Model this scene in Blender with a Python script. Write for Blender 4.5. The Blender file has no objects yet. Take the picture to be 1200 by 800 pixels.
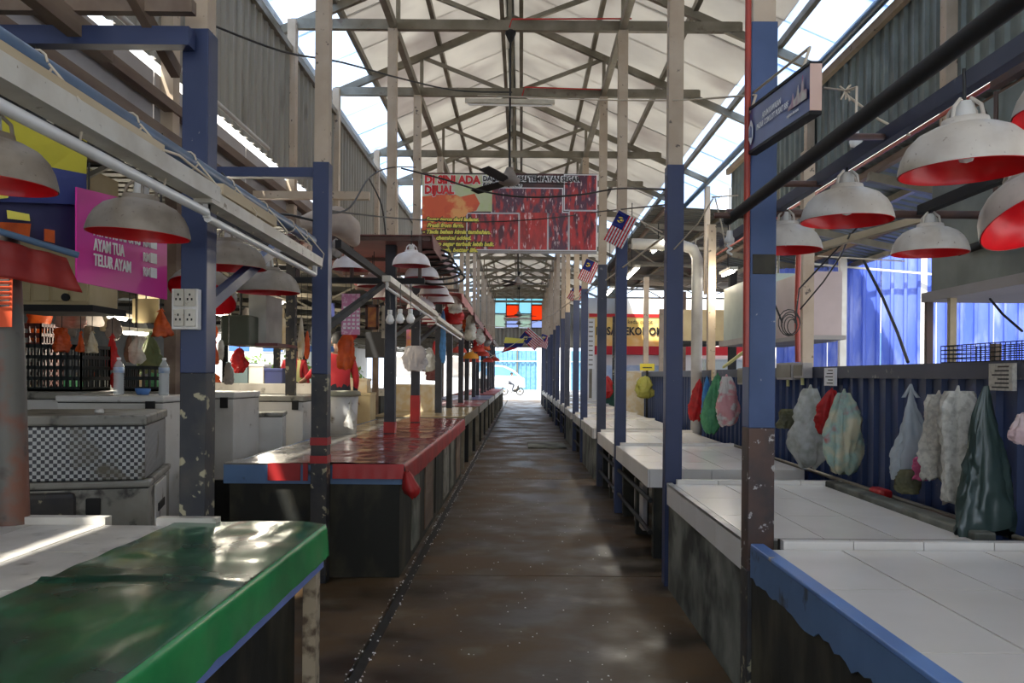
import bpy, math, random
from mathutils import Vector, Matrix, noise
R = math.radians
S = bpy.context.scene
COL = S.collection
F = 1000.0; VX, VY = 611.0, 440.0; ROLL = R(0.45); EYE = 1.5

# ------------------------------------------------------------------ camera
cd = bpy.data.cameras.new('camera'); cam = bpy.data.objects.new('camera', cd); COL.objects.link(cam)
cd.sensor_width = 36; cd.lens = 36*F/1200
cd.shift_x = -(VX-600)/1200; cd.shift_y = (VY-400)/1200
cd.clip_start = .05; cd.clip_end = 400
cam.matrix_world = Matrix.Translation((0, 0, EYE)) @ Matrix.Rotation(R(90), 4, 'X') @ Matrix.Rotation(ROLL, 4, 'Z')
S.camera = cam
# ------------------------------------------------------------------ world
w = bpy.data.worlds.new('sky'); S.world = w; w.use_nodes = True
nt = w.node_tree; nt.nodes.clear()
wo = nt.nodes.new('ShaderNodeOutputWorld'); bg = nt.nodes.new('ShaderNodeBackground')
tc = nt.nodes.new('ShaderNodeTexCoord'); nz = nt.nodes.new('ShaderNodeTexNoise'); nz.inputs['Scale'].default_value = 2.2
nz.inputs['Detail'].default_value = 5
cr = nt.nodes.new('ShaderNodeValToRGB')
cr.color_ramp.elements[0].position = .38; cr.color_ramp.elements[0].color = (.60, .74, .95, 1)
cr.color_ramp.elements[1].position = .60; cr.color_ramp.elements[1].color = (1, .96, .88, 1)
nt.links.new(tc.outputs['Generated'], nz.inputs['Vector']); nt.links.new(nz.outputs['Fac'], cr.inputs['Fac'])
nt.links.new(cr.outputs['Color'], bg.inputs['Color']); nt.links.new(bg.outputs[0], wo.inputs[0])
bg.inputs['Strength'].default_value = 1.7
# ------------------------------------------------------------------ sun
sd = bpy.data.lights.new('sun', 'SUN'); so = bpy.data.objects.new('sun', sd); COL.objects.link(so)
sd.energy = 6.5; sd.angle = R(1.5); sd.color = (1, .96, .88)
so.rotation_euler = Vector((.35, .55, -1.0)).to_track_quat('-Z', 'Y').to_euler()
# ------------------------------------------------------------------ exposure
S.view_settings.view_transform = 'Standard'; S.view_settings.look = 'None'
S.view_settings.gamma = 1; S.view_settings.use_curve_mapping = False
S.view_settings.exposure = 0.8

# ================================================================== helpers
def P(px, py, Y):
    dx, dy = px-VX, VY-py
    c, s = math.cos(ROLL), math.sin(ROLL)
    return Vector(((dx*c-dy*s)/F*Y, Y, EYE+(dx*s+dy*c)/F*Y))
def PX(px, py, X):
    dx, dy = px-VX, VY-py
    c, s = math.cos(ROLL), math.sin(ROLL)
    return P(px, py, X*F/(dx*c-dy*s))
ORD = ['nearest', 'second', 'third', 'fourth', 'fifth', 'sixth', 'seventh', 'eighth', 'ninth', 'tenth', 'eleventh',
       'twelfth', 'thirteenth', 'fourteenth', 'fifteenth', 'sixteenth', 'seventeenth', 'eighteenth', 'nineteenth', 'twentieth',
       'twenty-first', 'twenty-second', 'twenty-third', 'twenty-fourth']
def wloc(o):
    v = Vector((0, 0, 0))
    while o: v = v+o.location; o = o.parent
    return v
def tag(o, label=None, cat=None, group=None, kind=None):
    if label: o['label'] = label
    if cat: o['category'] = cat
    if group: o['group'] = group
    if kind: o['kind'] = kind
    return o
def thing(name, loc, label, cat, group=None, kind=None):
    o = bpy.data.objects.new(name, None); COL.objects.link(o); o.location = loc; o.empty_display_size = .1
    return tag(o, label, cat, group, kind)
def link_mesh(name, me, parent=None, loc=(0, 0, 0)):
    o = bpy.data.objects.new(name, me); COL.objects.link(o)
    if parent: o.parent = parent
    o.location = loc
    return o
def copy_tree(o, parent=None):
    c = o.copy(); COL.objects.link(c)
    if parent: c.parent = parent
    for ch in list(o.children): copy_tree(ch, c)
    return c
class MB:
    def __init__(s): s.v = []; s.f = []; s.m = []; s.s = []
    def add(s, vs, fs, m=0, sm=False):
        b = len(s.v); s.v += [Vector(v) for v in vs]
        for f in fs: s.f.append([b+i for i in f]); s.m.append(m); s.s.append(sm)
        return s
    def box(s, x0, x1, y0, y1, z0, z1, m=0):
        x0, x1 = sorted((x0, x1)); y0, y1 = sorted((y0, y1)); z0, z1 = sorted((z0, z1))
        return s.add([(x0, y0, z0), (x1, y0, z0), (x1, y1, z0), (x0, y1, z0), (x0, y0, z1), (x1, y0, z1), (x1, y1, z1), (x0, y1, z1)],
              [(0, 3, 2, 1), (4, 5, 6, 7), (0, 1, 5, 4), (1, 2, 6, 5), (2, 3, 7, 6), (3, 0, 4, 7)], m)
    def beam(s, p, q, w, h, m=0, up=(0, 0, 1)):
        p, q = Vector(p), Vector(q); d = (q-p).normalized(); up = Vector(up)
        if abs(d.dot(up)) > .95: up = Vector((0, 1, 0))
        a = d.cross(up).normalized()*w/2; b = a.cross(d).normalized()*h/2
        vs = [p-a-b, p+a-b, p+a+b, p-a+b, q-a-b, q+a-b, q+a+b, q-a+b]
        return s.add(vs, [(0, 1, 2, 3), (7, 6, 5, 4), (0, 4, 5, 1), (1, 5, 6, 2), (2, 6, 7, 3), (3, 7, 4, 0)], m)
    def tube(s, pts, r, n=8, m=0, closed=False):
        pts = [Vector(p) for p in pts]; N = len(pts); vs = []; ref = None
        rr = r if isinstance(r, (list, tuple)) else [r]*N
        for i, p in enumerate(pts):
            d = ((pts[min(i+1, N-1)]-pts[max(i-1, 0)]) if not closed else (pts[(i+1) % N]-pts[i-1])).normalized()
            if ref is None:
                ref = Vector((0, 0, 1)) if abs(d.z) < .9 else Vector((1, 0, 0))
            a = d.cross(ref).normalized(); b = a.cross(d).normalized(); ref = b
            for k in range(n):
                t = 2*math.pi*k/n; vs.append(p+(a*math.cos(t)+b*math.sin(t))*rr[i])
        fs = []
        for i in range(N if closed else N-1):
            j = (i+1) % N
            for k in range(n): fs.append((i*n+k, i*n+(k+1) % n, j*n+(k+1) % n, j*n+k))
        s.add(vs, fs, m, n > 5)
        if not closed: s.add(vs[:n], [tuple(range(n))[::-1]], m); s.add(vs[-n:], [tuple(range(n))], m)
        return s
    def lathe(s, prof, n=24, c=(0, 0, 0), m=0, sx=1, sy=1):
        c = Vector(c); vs = []; fs = []
        for r, z in prof:
            for k in range(n):
                t = 2*math.pi*k/n; vs.append(c+Vector((r*math.cos(t)*sx, r*math.sin(t)*sy, z)))
        for i in range(len(prof)-1):
            for k in range(n): fs.append((i*n+k, i*n+(k+1) % n, (i+1)*n+(k+1) % n, (i+1)*n+k))
        return s.add(vs, fs, m, True)
    def grid(s, rows, m=0, sm=True):
        nr, nc = len(rows), len(rows[0]); vs = [p for r in rows for p in r]
        return s.add(vs, [(i*nc+j, i*nc+j+1, (i+1)*nc+j+1, (i+1)*nc+j) for i in range(nr-1) for j in range(nc-1)], m, sm)
    def mesh(s, name, mats, org=Vector((0, 0, 0))):
        me = bpy.data.meshes.new(name); me.from_pydata([tuple(v-org) for v in s.v], [], s.f)
        for mt in (mats if isinstance(mats, (list, tuple)) else [mats]): me.materials.append(mt)
        me.polygons.foreach_set('material_index', s.m); me.polygons.foreach_set('use_smooth', s.s); me.update()
        return me
    def build(s, name, mats, parent=None, thick=0, bevel=0):
        if parent: org = wloc(parent); loc = (0, 0, 0)
        else:
            lo = [min(v[i] for v in s.v) for i in range(3)]; hi = [max(v[i] for v in s.v) for i in range(3)]
            org = Vector(((lo[0]+hi[0])/2, (lo[1]+hi[1])/2, lo[2])); loc = org
        o = link_mesh(name, s.mesh(name, mats, org), parent, loc)
        if thick:
            md = o.modifiers.new('t', 'SOLIDIFY'); md.thickness = thick; md.offset = 0
        if bevel:
            md = o.modifiers.new('b', 'BEVEL'); md.width = bevel; md.segments = 2; md.limit_method = 'ANGLE'
        return o
def catenary(p, q, sag, n=14):
    p, q = Vector(p), Vector(q)
    return [p.lerp(q, i/n)-Vector((0, 0, sag*4*(i/n)*(1-i/n))) for i in range(n+1)]

MATS = {}
def mat(name, c1, c2=None, scale=6, rough=.6, rough2=None, metal=0, bump=0, lo=.4, hi=.65, c3=None, s3=20, lo3=.62, hi3=.66,
        trans=0, alpha=1, stretch=(1, 1, 1), glow=0, detail=6, coat=0):
    if name in MATS: return MATS[name]
    m = bpy.data.materials.new(name); m.use_nodes = True; MATS[name] = m
    t = m.node_tree; b = t.nodes['Principled BSDF']; L = t.links.new
    c1 = (*c1, 1); b.inputs['Base Color'].default_value = c1
    b.inputs['Roughness'].default_value = rough; b.inputs['Metallic'].default_value = metal
    if coat: b.inputs['Coat Weight'].default_value = coat; b.inputs['Coat Roughness'].default_value = .12
    if c2 or bump or c3:
        tc = t.nodes.new('ShaderNodeTexCoord'); mp = t.nodes.new('ShaderNodeMapping'); mp.inputs['Scale'].default_value = stretch
        oi = t.nodes.new('ShaderNodeObjectInfo'); vm = t.nodes.new('ShaderNodeVectorMath'); vm.operation = 'ADD'
        ms = t.nodes.new('ShaderNodeMath'); ms.operation = 'MULTIPLY'; ms.inputs[1].default_value = 17
        L(oi.outputs['Random'], ms.inputs[0]); L(tc.outputs['Object'], mp.inputs[0]); L(mp.outputs[0], vm.inputs[0]); L(ms.outputs[0], vm.inputs[1])
        n = t.nodes.new('ShaderNodeTexNoise'); n.inputs['Scale'].default_value = scale; n.inputs['Detail'].default_value = detail
        L(vm.outputs[0], n.inputs['Vector']); col = None
        if c2:
            r = t.nodes.new('ShaderNodeValToRGB'); e = r.color_ramp.elements
            e[0].position = lo; e[0].color = c1; e[1].position = hi; e[1].color = (*c2, 1)
            L(n.outputs['Fac'], r.inputs[0]); col = r.outputs[0]
        if c3:
            n3 = t.nodes.new('ShaderNodeTexNoise'); n3.inputs['Scale'].default_value = s3; n3.inputs['Detail'].default_value = 4
            L(vm.outputs[0], n3.inputs['Vector'])
            r3 = t.nodes.new('ShaderNodeMapRange'); r3.inputs[1].default_value = lo3; r3.inputs[2].default_value = hi3
            L(n3.outputs['Fac'], r3.inputs[0]); mx = t.nodes.new('ShaderNodeMix'); mx.data_type = 'RGBA'
            L(r3.outputs[0], mx.inputs[0])
            if col: L(col, mx.inputs[6])
            else: mx.inputs[6].default_value = c1
            mx.inputs[7].default_value = (*c3, 1); col = mx.outputs[2]
        if col: L(col, b.inputs['Base Color'])
        if rough2 is not None:
            rr = t.nodes.new('ShaderNodeMapRange'); rr.inputs[1].default_value = lo; rr.inputs[2].default_value = hi
            rr.inputs[3].default_value = rough; rr.inputs[4].default_value = rough2
            L(n.outputs['Fac'], rr.inputs[0]); L(rr.outputs[0], b.inputs['Roughness'])
        if bump:
            bp = t.nodes.new('ShaderNodeBump'); bp.inputs['Strength'].default_value = bump; bp.inputs['Distance'].default_value = .02
            L(n.outputs['Fac'], bp.inputs['Height']); L(bp.outputs[0], b.inputs['Normal'])
    if glow:
        b.inputs['Emission Color'].default_value = c1; b.inputs['Emission Strength'].default_value = glow
    o = t.nodes['Material Output']; out = b.outputs[0]
    if trans:
        tr = t.nodes.new('ShaderNodeBsdfTranslucent'); tr.inputs[0].default_value = c1
        if (c2 or c3) and col: L(col, tr.inputs[0])
        mx = t.nodes.new('ShaderNodeMixShader'); mx.inputs[0].default_value = trans; L(out, mx.inputs[1]); L(tr.outputs[0], mx.inputs[2]); out = mx.outputs[0]
    if alpha < 1:
        tp = t.nodes.new('ShaderNodeBsdfTransparent'); mx = t.nodes.new('ShaderNodeMixShader'); mx.inputs[0].default_value = 1-alpha
        L(out, mx.inputs[1]); L(tp.outputs[0], mx.inputs[2]); out = mx.outputs[0]
    L(out, o.inputs['Surface'])
    return m

M_blue = mat('blue_paint', (.019, .032, .090), (.032, .046, .115), 3, .38, .55, c3=(.22, .22, .22), s3=34, lo3=.73, hi3=.76, bump=.1)
M_blue2 = mat('blue_paint_worn', (.035, .07, .17), (.055, .095, .22), 3, .5, c3=(.33, .34, .36), s3=26, lo3=.70, hi3=.74, bump=.15)
M_rust = mat('worn_brown_paint', (.10, .055, .04), (.045, .035, .035), 5, .6, c3=(.40, .38, .36), s3=24, lo3=.64, hi3=.68, bump=.4)
M_grime = mat('grimy_dark_paint', (.02, .022, .028), (.05, .045, .04), 6, .55, c3=(.34, .31, .20), s3=14, lo3=.60, hi3=.64, bump=.3)
M_cream = mat('cream_primer_steel', (.44, .34, .24), (.52, .42, .31), 4, .6, c3=(.13, .10, .08), s3=18, lo3=.66, hi3=.70, bump=.1)
M_steel = mat('galvanised_steel', (.16, .14, .10), (.25, .225, .175), 3, .45, metal=.35, c3=(.12, .09, .07), s3=9, lo3=.62, hi3=.75)
M_roof = mat('white_roof_sheet', (.74, .72, .68), (.64, .62, .59), 1.2, .6, trans=.36, c3=(.46, .42, .40), s3=.8, lo3=.50, hi3=.75)
M_sky = mat('translucent_skylight', (.70, .80, .95), (.60, .72, .90), 1.2, .5, trans=.7)
M_clad = mat('grey_wall_cladding', (.30, .28, .235), (.24, .225, .19), 2, .55, metal=.15, c3=(.16, .14, .12), s3=6, lo3=.62, hi3=.8, stretch=(1, 1, .3))
M_galv = mat('dull_galvanised_sheet', (.20, .23, .21), (.13, .15, .14), 3, .45, metal=.4)
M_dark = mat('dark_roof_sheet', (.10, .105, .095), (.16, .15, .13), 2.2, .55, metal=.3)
M_wood = mat('brown_timber', (.13, .085, .06), (.22, .16, .115), 5, .75, stretch=(1, .2, 1), bump=.1)
M_woodl = mat('pale_timber', (.55, .45, .30), (.42, .33, .20), 5, .7, stretch=(1, .2, 1))
M_board = mat('pale_grey_board', (.40, .37, .35), (.33, .30, .28), 2, .7)
M_navy = mat('navy_sheet', (.013, .034, .11), (.020, .042, .13), 2, .45, c3=(.15, .17, .2), s3=40, lo3=.72, hi3=.76)
M_navybeam = mat('navy_beam', (.028, .034, .062), (.045, .05, .08), 3, .5, c3=(.2, .2, .2), s3=12, lo3=.66, hi3=.74)
M_fence = mat('bright_blue_sheet', (.09, .16, .66), (.17, .25, .76), 2, .35, c3=(.38, .46, .90), s3=3, lo3=.52, hi3=.75, bump=.2, trans=.35, stretch=(1.5, 1.5, .4))
M_black = mat('black_steel', (.010, .010, .011), None, rough=.75)
M_bluepipe = mat('blue_pipe', (.07, .13, .22), (.045, .09, .16), 5, .4)
M_tile = mat('white_tile', (.84, .80, .74), (.76, .72, .65), 2, .22, lo=.3, hi=.7)
M_tile2 = mat('old_white_tile', (.62, .59, .53), (.46, .43, .38), 3, .3, .5, c3=(.2, .18, .14), s3=9, lo3=.62, hi3=.75)
M_grout = mat('dark_grout', (.035, .03, .022), (.07, .06, .045), 8, .8)
M_conc = mat('grey_green_concrete', (.21, .215, .18), (.10, .105, .085), 3.5, .75, bump=.6, c3=(.025, .028, .022), s3=2.6, lo3=.50, hi3=.66, detail=12)
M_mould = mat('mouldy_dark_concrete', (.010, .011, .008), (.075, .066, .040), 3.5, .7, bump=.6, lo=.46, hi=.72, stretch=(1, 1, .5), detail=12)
M_bluewall = mat('blue_painted_plaster', (.085, .16, .30), (.11, .20, .37), 3, .5, c3=(.035, .04, .04), s3=5, lo3=.60, hi3=.68, bump=.2)
M_bluetop = mat('blue_painted_edge', (.11, .22, .50), (.14, .27, .58), 4, .35, .5, c3=(.4, .36, .3), s3=9, lo3=.68, hi3=.71)
M_floor = mat('wet_dark_concrete', (.024, .015, .006), (.098, .056, .022), 1.6, .34, .70, bump=.6, lo=.38, hi=.62, c3=(.15, .125, .085), s3=2.6, lo3=.60, hi3=.78, detail=12)
M_floord = mat('dark_concrete_base', (.02, .018, .015), (.04, .035, .028), 2, .6)
M_ground = mat('pale_sunlit_ground', (.36, .36, .37), (.30, .30, .30), .6, .8)
M_green = mat('green_plastic_sheet', (.014, .14, .055), (.004, .045, .026), 2.2, .16, .28, bump=.3, lo=.38, hi=.62, coat=.2)
M_greenb = mat('green_plastic_apron', (.05, .42, .13), (.03, .30, .10), 3, .22, trans=.25, bump=.2)  # same sheet, apron colour brightened for light shining through the plastic
M_red = mat('red_plastic_sheet', (.30, .028, .022), (.16, .022, .02), 2.5, .16, .3, bump=.2, coat=.4)
M_redb = mat('red_plastic_apron', (.40, .018, .018), (.26, .014, .014), 3, .5)
M_shade = mat('cream_enamel', (.62, .57, .50), (.50, .44, .37), 8, .45, c3=(.22, .16, .12), s3=60, lo3=.66, hi3=.76)
M_shadeo = mat('dusty_enamel', (.34, .29, .235), (.24, .20, .16), 9, .7, c3=(.16, .12, .09), s3=60, lo3=.64, hi3=.76)
M_shadew = mat('white_enamel', (.74, .70, .70), (.62, .56, .56), 8, .4)
M_redin = mat('red_enamel_inside', (.85, .012, .02), (.70, .01, .016), 6, .28)
M_redin2 = mat('dark_red_enamel', (.36, .02, .03), (.25, .02, .02), 6, .35)
M_bulb = mat('bulb_glass', (.85, .85, .82), rough=.15)
M_white = mat('white_plastic', (.70, .69, .66), (.60, .58, .54), 5, .4)
M_tubeoff = mat('unlit_tube_glass', (.80, .79, .76), (.70, .69, .66), 5, .25)
M_fix = mat('cream_fixture', (.58, .55, .47), (.45, .41, .33), 6, .45, c3=(.2, .16, .1), s3=25, lo3=.66, hi3=.72)
M_lit = mat('lit_tube', (1, .97, .9), rough=.5, glow=12)
M_litbulb = mat('lit_bulb', (1, .85, .6), rough=.5, glow=14)
M_maroon = mat('maroon_sheet', (.17, .045, .04), (.12, .03, .03), 3, .45)
M_pink = mat('pink_board', (.72, .035, .34), (.60, .03, .28), 2, .4)
M_pinkp = mat('faded_pink_sheet', (.65, .25, .42), (.75, .50, .6), 25, .6, lo=.5, hi=.56)
M_lett = mat('white_lettering', (.85, .85, .85), rough=.5)
M_redl = mat('red_lettering', (.65, .02, .02), rough=.5)
M_yell = mat('yellow_lettering', (.85, .75, .12), rough=.5)
M_blackl = mat('black_lettering', (.01, .01, .01), rough=.5)
M_cooler = mat('white_chest_paint', (.62, .61, .58), (.54, .53, .50), 3, .4, c3=(.16, .13, .09), s3=7, lo3=.64, hi3=.74)
M_coolerd = mat('grubby_cooler', (.30, .29, .25), (.20, .19, .16), 4, .6, c3=(.05, .045, .04), s3=8, lo3=.58, hi3=.68)
M_rub = mat('black_rubber', (.01, .01, .01), rough=.6)
M_orange = mat('orange_plastic_bag', (.75, .14, .02), (.60, .10, .02), 16, .4, bump=.5, trans=.35)
M_redbag = mat('red_plastic_bag', (.65, .03, .03), (.5, .03, .03), 16, .35, bump=.5, trans=.35)
M_clear = mat('clear_plastic_bag', (.80, .82, .78), (.58, .60, .52), 16, .2, bump=.5, trans=.3, alpha=.72)
M_wbag = mat('white_plastic_bag', (.66, .66, .62), (.52, .50, .46), 16, .4, bump=.5, trans=.3)
M_bbag = mat('blue_plastic_bag', (.12, .38, .75), (.10, .3, .6), 16, .4, bump=.5, trans=.35)
M_gbag = mat('green_plastic_bag', (.15, .45, .22), (.10, .35, .18), 16, .4, bump=.5, trans=.35)
M_obag = mat('olive_cloth', (.16, .15, .07), (.10, .10, .06), 5, .8)
M_multi = mat('bag_of_coloured_waste', (.66, .60, .40), (.30, .48, .42), 7, .3, lo=.42, hi=.60, c3=(.55, .10, .10), s3=7, lo3=.58, hi3=.72, trans=.25)
M_news = mat('newsprint', (.60, .57, .49), (.46, .44, .38), 40, .8, lo=.45, hi=.60, bump=.4)
M_tarp = mat('dark_green_oilcloth', (.035, .06, .055), (.055, .085, .075), 3, .35, coat=.2)
M_cloth = mat('grey_cloth', (.35, .31, .28), (.22, .19, .17), 5, .9)
M_cable = mat('black_cable', (.015, .014, .013), rough=.5)
M_rope = mat('pale_rope', (.55, .47, .36), rough=.8)
M_redpipe = mat('red_conduit', (.42, .05, .025), (.30, .04, .03), 5, .4)
M_brownst = mat('brown_steel_bar', (.10, .045, .03), (.06, .035, .03), 5, .5)
M_pipe = mat('off_white_duct', (.55, .52, .46), (.42, .38, .33), 3, .5)
M_crate = mat('black_plastic_crate', (.012, .016, .015), rough=.5)
M_card = mat('cream_cabinet_panel', (.50, .40, .22), (.42, .32, .17), 3, .6)
M_foam = mat('stained_foam_box', (.60, .46, .26), (.66, .60, .48), 7, .8)
M_skin = mat('skin', (.36, .20, .13), rough=.6)
M_hair = mat('black_hair', (.01, .01, .01), rough=.6)
M_trous = mat('dark_trousers', (.03, .035, .05), rough=.8)
M_shirt = mat('red_shirt', (.60, .03, .04), (.5, .03, .04), 6, .7)
M_shirtw = mat('white_shirt', (.7, .72, .78), rough=.7)
M_hiviz = mat('yellow_band', (.75, .72, .3), rough=.5)
M_yel = mat('yellow_cloth', (.50, .44, .03), (.42, .36, .03), 3, .6)
M_bluecl = mat('blue_cloth', (.03, .04, .15), (.02, .03, .10), 3, .6)
M_leaf = mat('bright_leaves', (.25, .45, .08), (.45, .6, .2), 12, .6, trans=.3)
M_wallw = mat('white_building_wall', (.8, .8, .78), (.7, .7, .7), 1, .8)
M_glass = mat('window_blue_glass', (.25, .55, .75), rough=.15, trans=.5)

# ================================================================== structure
FLY = 53.0
colY = []
k = 0
while 3.9+k*5.49 < 46:
    colY += [3.94+k*5.49, 6.17+k*5.5]; k += 1
# floor: slabs with joints, long drain gap at x = -.82
floor = MB().box(-5, 3.4, -12, FLY, -.12, -.045).build('floor', M_floord); tag(floor, kind='structure')
yy = [-12, -6, 0, 6.4, 12.4, 18.9, 25, 31, 37, 43, 49, FLY]
for a, b in zip(yy, yy[1:]):
    MB().box(-.785, 3.3, a+.008, b-.008, -.045, 0).build('floor_slab', M_floor, floor)
    MB().box(-4.98, -.855, a+.008, b-.008, -.045, 0).build('floor_slab', M_floor, floor)
# raised floors of the side halls
fl = MB().box(-12.5, -5, -12, 50, -.1, .18).build('floor_left', M_floord); tag(fl, kind='structure')
fl = MB().box(3.4, 11, 8.0, 50, -.1, .05).build('floor_right', M_floord); tag(fl, kind='structure')
g = MB().box(-60, 60, FLY, 130, -.2, -.02).build('ground_beyond', M_ground); tag(g, kind='structure')
g = MB().box(-60, -12.5, -12, FLY, -.2, -.02).build('ground_left', M_ground); tag(g, kind='structure')
g = MB().box(3.4, 60, -12, 8, -.2, -.02).box(11, 60, 8, FLY, -.2, -.02).build('ground_right', M_ground); tag(g, kind='structure')

AX, AZ, SL = -.16, 6.52, .43     # roof apex, slope
def roof_z(x): return AZ - SL*abs(x-AX)
ceil = bpy.data.objects.new('ceiling', None); COL.objects.link(ceil); tag(ceil, kind='structure')
def roof_sheet(x0, x1, dz=0):
    h = .012
    return MB().add([(x0, 0, roof_z(x0)+dz), (x1, 0, roof_z(x1)+dz), (x1, 1.03, roof_z(x1)+dz), (x0, 1.03, roof_z(x0)+dz),
                     (x0, 0, roof_z(x0)+dz+h), (x1, 0, roof_z(x1)+dz+h), (x1, 1.03, roof_z(x1)+dz+h), (x0, 1.03, roof_z(x0)+dz+h)],
                    [(0, 3, 2, 1), (4, 5, 6, 7), (0, 1, 5, 4), (1, 2, 6, 5), (2, 3, 7, 6), (3, 0, 4, 7)])
shL = roof_sheet(-2.1, AX).mesh('roof_sheet', M_roof); shR = roof_sheet(AX, 2.75).mesh('roof_sheet', M_roof)
skL = roof_sheet(-3.1, -2.1).mesh('skylight_sheet', M_sky); skR = roof_sheet(2.75, 3.7).mesh('skylight_sheet', M_sky)
skM = roof_sheet(AX, 2.75).mesh('skylight_sheet', M_sky)
for i in range(-4, 46):
    y = 0+i; dz = .014*(i % 2)
    link_mesh('roof_sheet', shL, ceil, (0, y, dz))
    if i in (22, 23, 31): link_mesh('skylight_sheet', skM, ceil, (0, y, dz))
    else: link_mesh('roof_sheet', shR, ceil, (0, y, dz))
    link_mesh('skylight_sheet', skL, ceil, (0, y, dz))
    link_mesh('skylight_sheet', skR, ceil, (0, y, dz))
for x in (-2.72, -2.1, -1.16, -.30, -.04, .95, 1.9, 2.84, 3.3):
    z = roof_z(x)-.045
    MB().beam((x, -12, z), (x, 46, z), .055, .08).build('purlin', M_steel, ceil)
MB().box(AX-.10, AX+.02, 0, 46, AZ-.02, AZ+.03).build('ridge_cap', M_galv, ceil)
# longitudinal beams on the column heads
TIEZ = 5.38
MB().beam((-1.445, 0, TIEZ-.02), (-1.445, 46, TIEZ-.02), .07, .10).build('head_beam', M_steel, ceil)
MB().beam((1.09, 0, TIEZ-.02), (1.09, 46, TIEZ-.02), .07, .10).build('head_beam', M_steel, ceil)

# corrugated sheet helpers -------------------------------------------------
def corr_profile(width, pitch, depth):
    pts = []; n = int(round(width/pitch))
    for i in range(n):
        b = i*pitch
        pts += [(b, 0), (b+pitch*.60, 0), (b+pitch*.70, depth), (b+pitch*.90, depth)]
    pts.append((n*pitch, 0)); return pts
def corr_wall(name, m, z0, z1, width=1.0, pitch=.2, depth=.03, thick=.004):
    """sheet in the plane x=0, along +y, ribs towards +x"""
    pr = corr_profile(width, pitch, depth); b = MB()
    b.grid([[Vector((d, y, z)) for y, d in pr] for z in (z0, z1)], sm=False)
    b.grid([[Vector((d-thick, y, z)) for y, d in reversed(pr)] for z in (z0, z1)], sm=False)
    return b.mesh(name, m)
# clerestory walls
wl = bpy.data.objects.new('wall_left', None); COL.objects.link(wl); tag(wl, kind='structure')
me = corr_wall('wall_sheet', M_clad, 3.70, 5.10)
for i in range(-12, 46): link_mesh('wall_sheet', me, wl, (-2.6, i, 0))
MB().beam((-2.56, 0, 5.06), (-2.56, 46, 5.06), .05, .07).build('wall_rail', M_steel, wl)
MB().beam((-2.53, 0, 3.40), (-2.53, 46, 3.40), .08, .07).build('wall_rail', M_wood, wl)
MB().beam((-2.53, 0, 3.17), (-2.53, 46, 3.17), .08, .08).build('wall_rail', M_wood, wl)
for i in range(23):
    MB().box(-2.62, -2.60, i*2+.01, i*2+1.99, 3.20, 3.62).build('wall_panel', M_board, wl)
for y in [1.5]+colY[::1]:
    MB().box(-2.60, -2.51, y-.06, y+.06, 3.1, 5.4).build('wall_post', M_cream, wl)
MB().tube([(-2.45, 0, 3.66), (-2.45, 8.2, 3.66)], .02).build('wall_conduit', M_pipe, wl)
wr = bpy.data.objects.new('wall_right', None); COL.objects.link(wr); tag(wr, kind='structure')
me = corr_wall('wall_sheet', M_galv, 3.74, 4.93)
for i in list(range(-12, 14))+list(range(30, 46)):
    o = link_mesh('wall_sheet', me, wr, (3.42, i+1, 0)); o.rotation_euler.z = math.pi
MB().beam((3.36, 0, 4.86), (3.36, 14, 4.86), .06, .09).build('wall_rail', M_cream, wr)
MB().tube([(3.25, 0, 4.93), (3.25, 30, 4.93)], .045).build('gutter_pipe', M_bluepipe, wr)
MB().beam((3.36, 0, 3.70), (3.36, 15, 3.70), .05, .05).build('wall_rail', M_steel, wr)
MB().tube([(3.3, 0, 3.58), (3.3, 15, 3.58)], .018).build('wall_conduit', M_redpipe, wr)
for y in colY[:5]:
    MB().box(3.30, 3.39, y+.5, y+.6, 3.0, 4.95).build('wall_post', M_cream, wr)

# side hall roofs (galvanised sheet, purlins, rafters) ----------------------
def side_roof(name, xs, x1, z0, z1, ya, yb, m, seedv):
    r = bpy.data.objects.new(name, None); COL.objects.link(r); tag(r, kind='structure')
    pr = corr_profile(1.0, .2, .03)
    me = MB().grid([[Vector((x, y, z+d)) for y, d in pr] for x, z in ((xs, z0), (x1, z1))], sm=False).mesh('roof_sheet', m)
    for i in range(int(yb-ya)): link_mesh('roof_sheet', me, r, (0, ya+i, 0))
    n = max(3, int(abs(x1-xs)/1.1))
    for i in range(n+1):
        x = xs+(x1-xs)*(i+.15)/(n+.3); z = z0+(z1-z0)*(x-xs)/(x1-xs)-.05
        MB().beam((x, ya, z), (x, yb, z), .06, .07).build('purlin', M_steel if i % 2 else M_wood, r)
    y = ya+1.3
    while y < yb:
        a = Vector((xs, y, z0-.14)); b = Vector((x1, y, z1-.14))
        MB().beam(a, b, .07, .09).build('rafter', M_steel, r)
        c = a-Vector((0, 0, .45)); d = Vector((x1, y, z1-.2))
        if abs(x1-xs) > 4:
            q = MB()
            for j in range(6):
                t0, t1 = j/6, (j+1)/6
                p0 = a.lerp(b, t0); p1 = c.lerp(d, (t0+t1)/2); p2 = a.lerp(b, t1)
                q.beam(p0, p1, .03, .03); q.beam(p1, p2, .03, .03)
            q.beam(c, d, .05, .05)
            q.build('truss_web', M_steel, r)
        y += 2.75
    return r
side_roof('ceiling_right_near', 3.46, 5.25, 3.66, 3.30, -12, 16, M_galv, 1)
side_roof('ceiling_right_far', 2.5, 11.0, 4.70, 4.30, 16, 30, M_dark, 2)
side_roof('ceiling_left', -2.66, -12.4, 3.12, 3.3, -12, 48, M_dark, 3)

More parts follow.
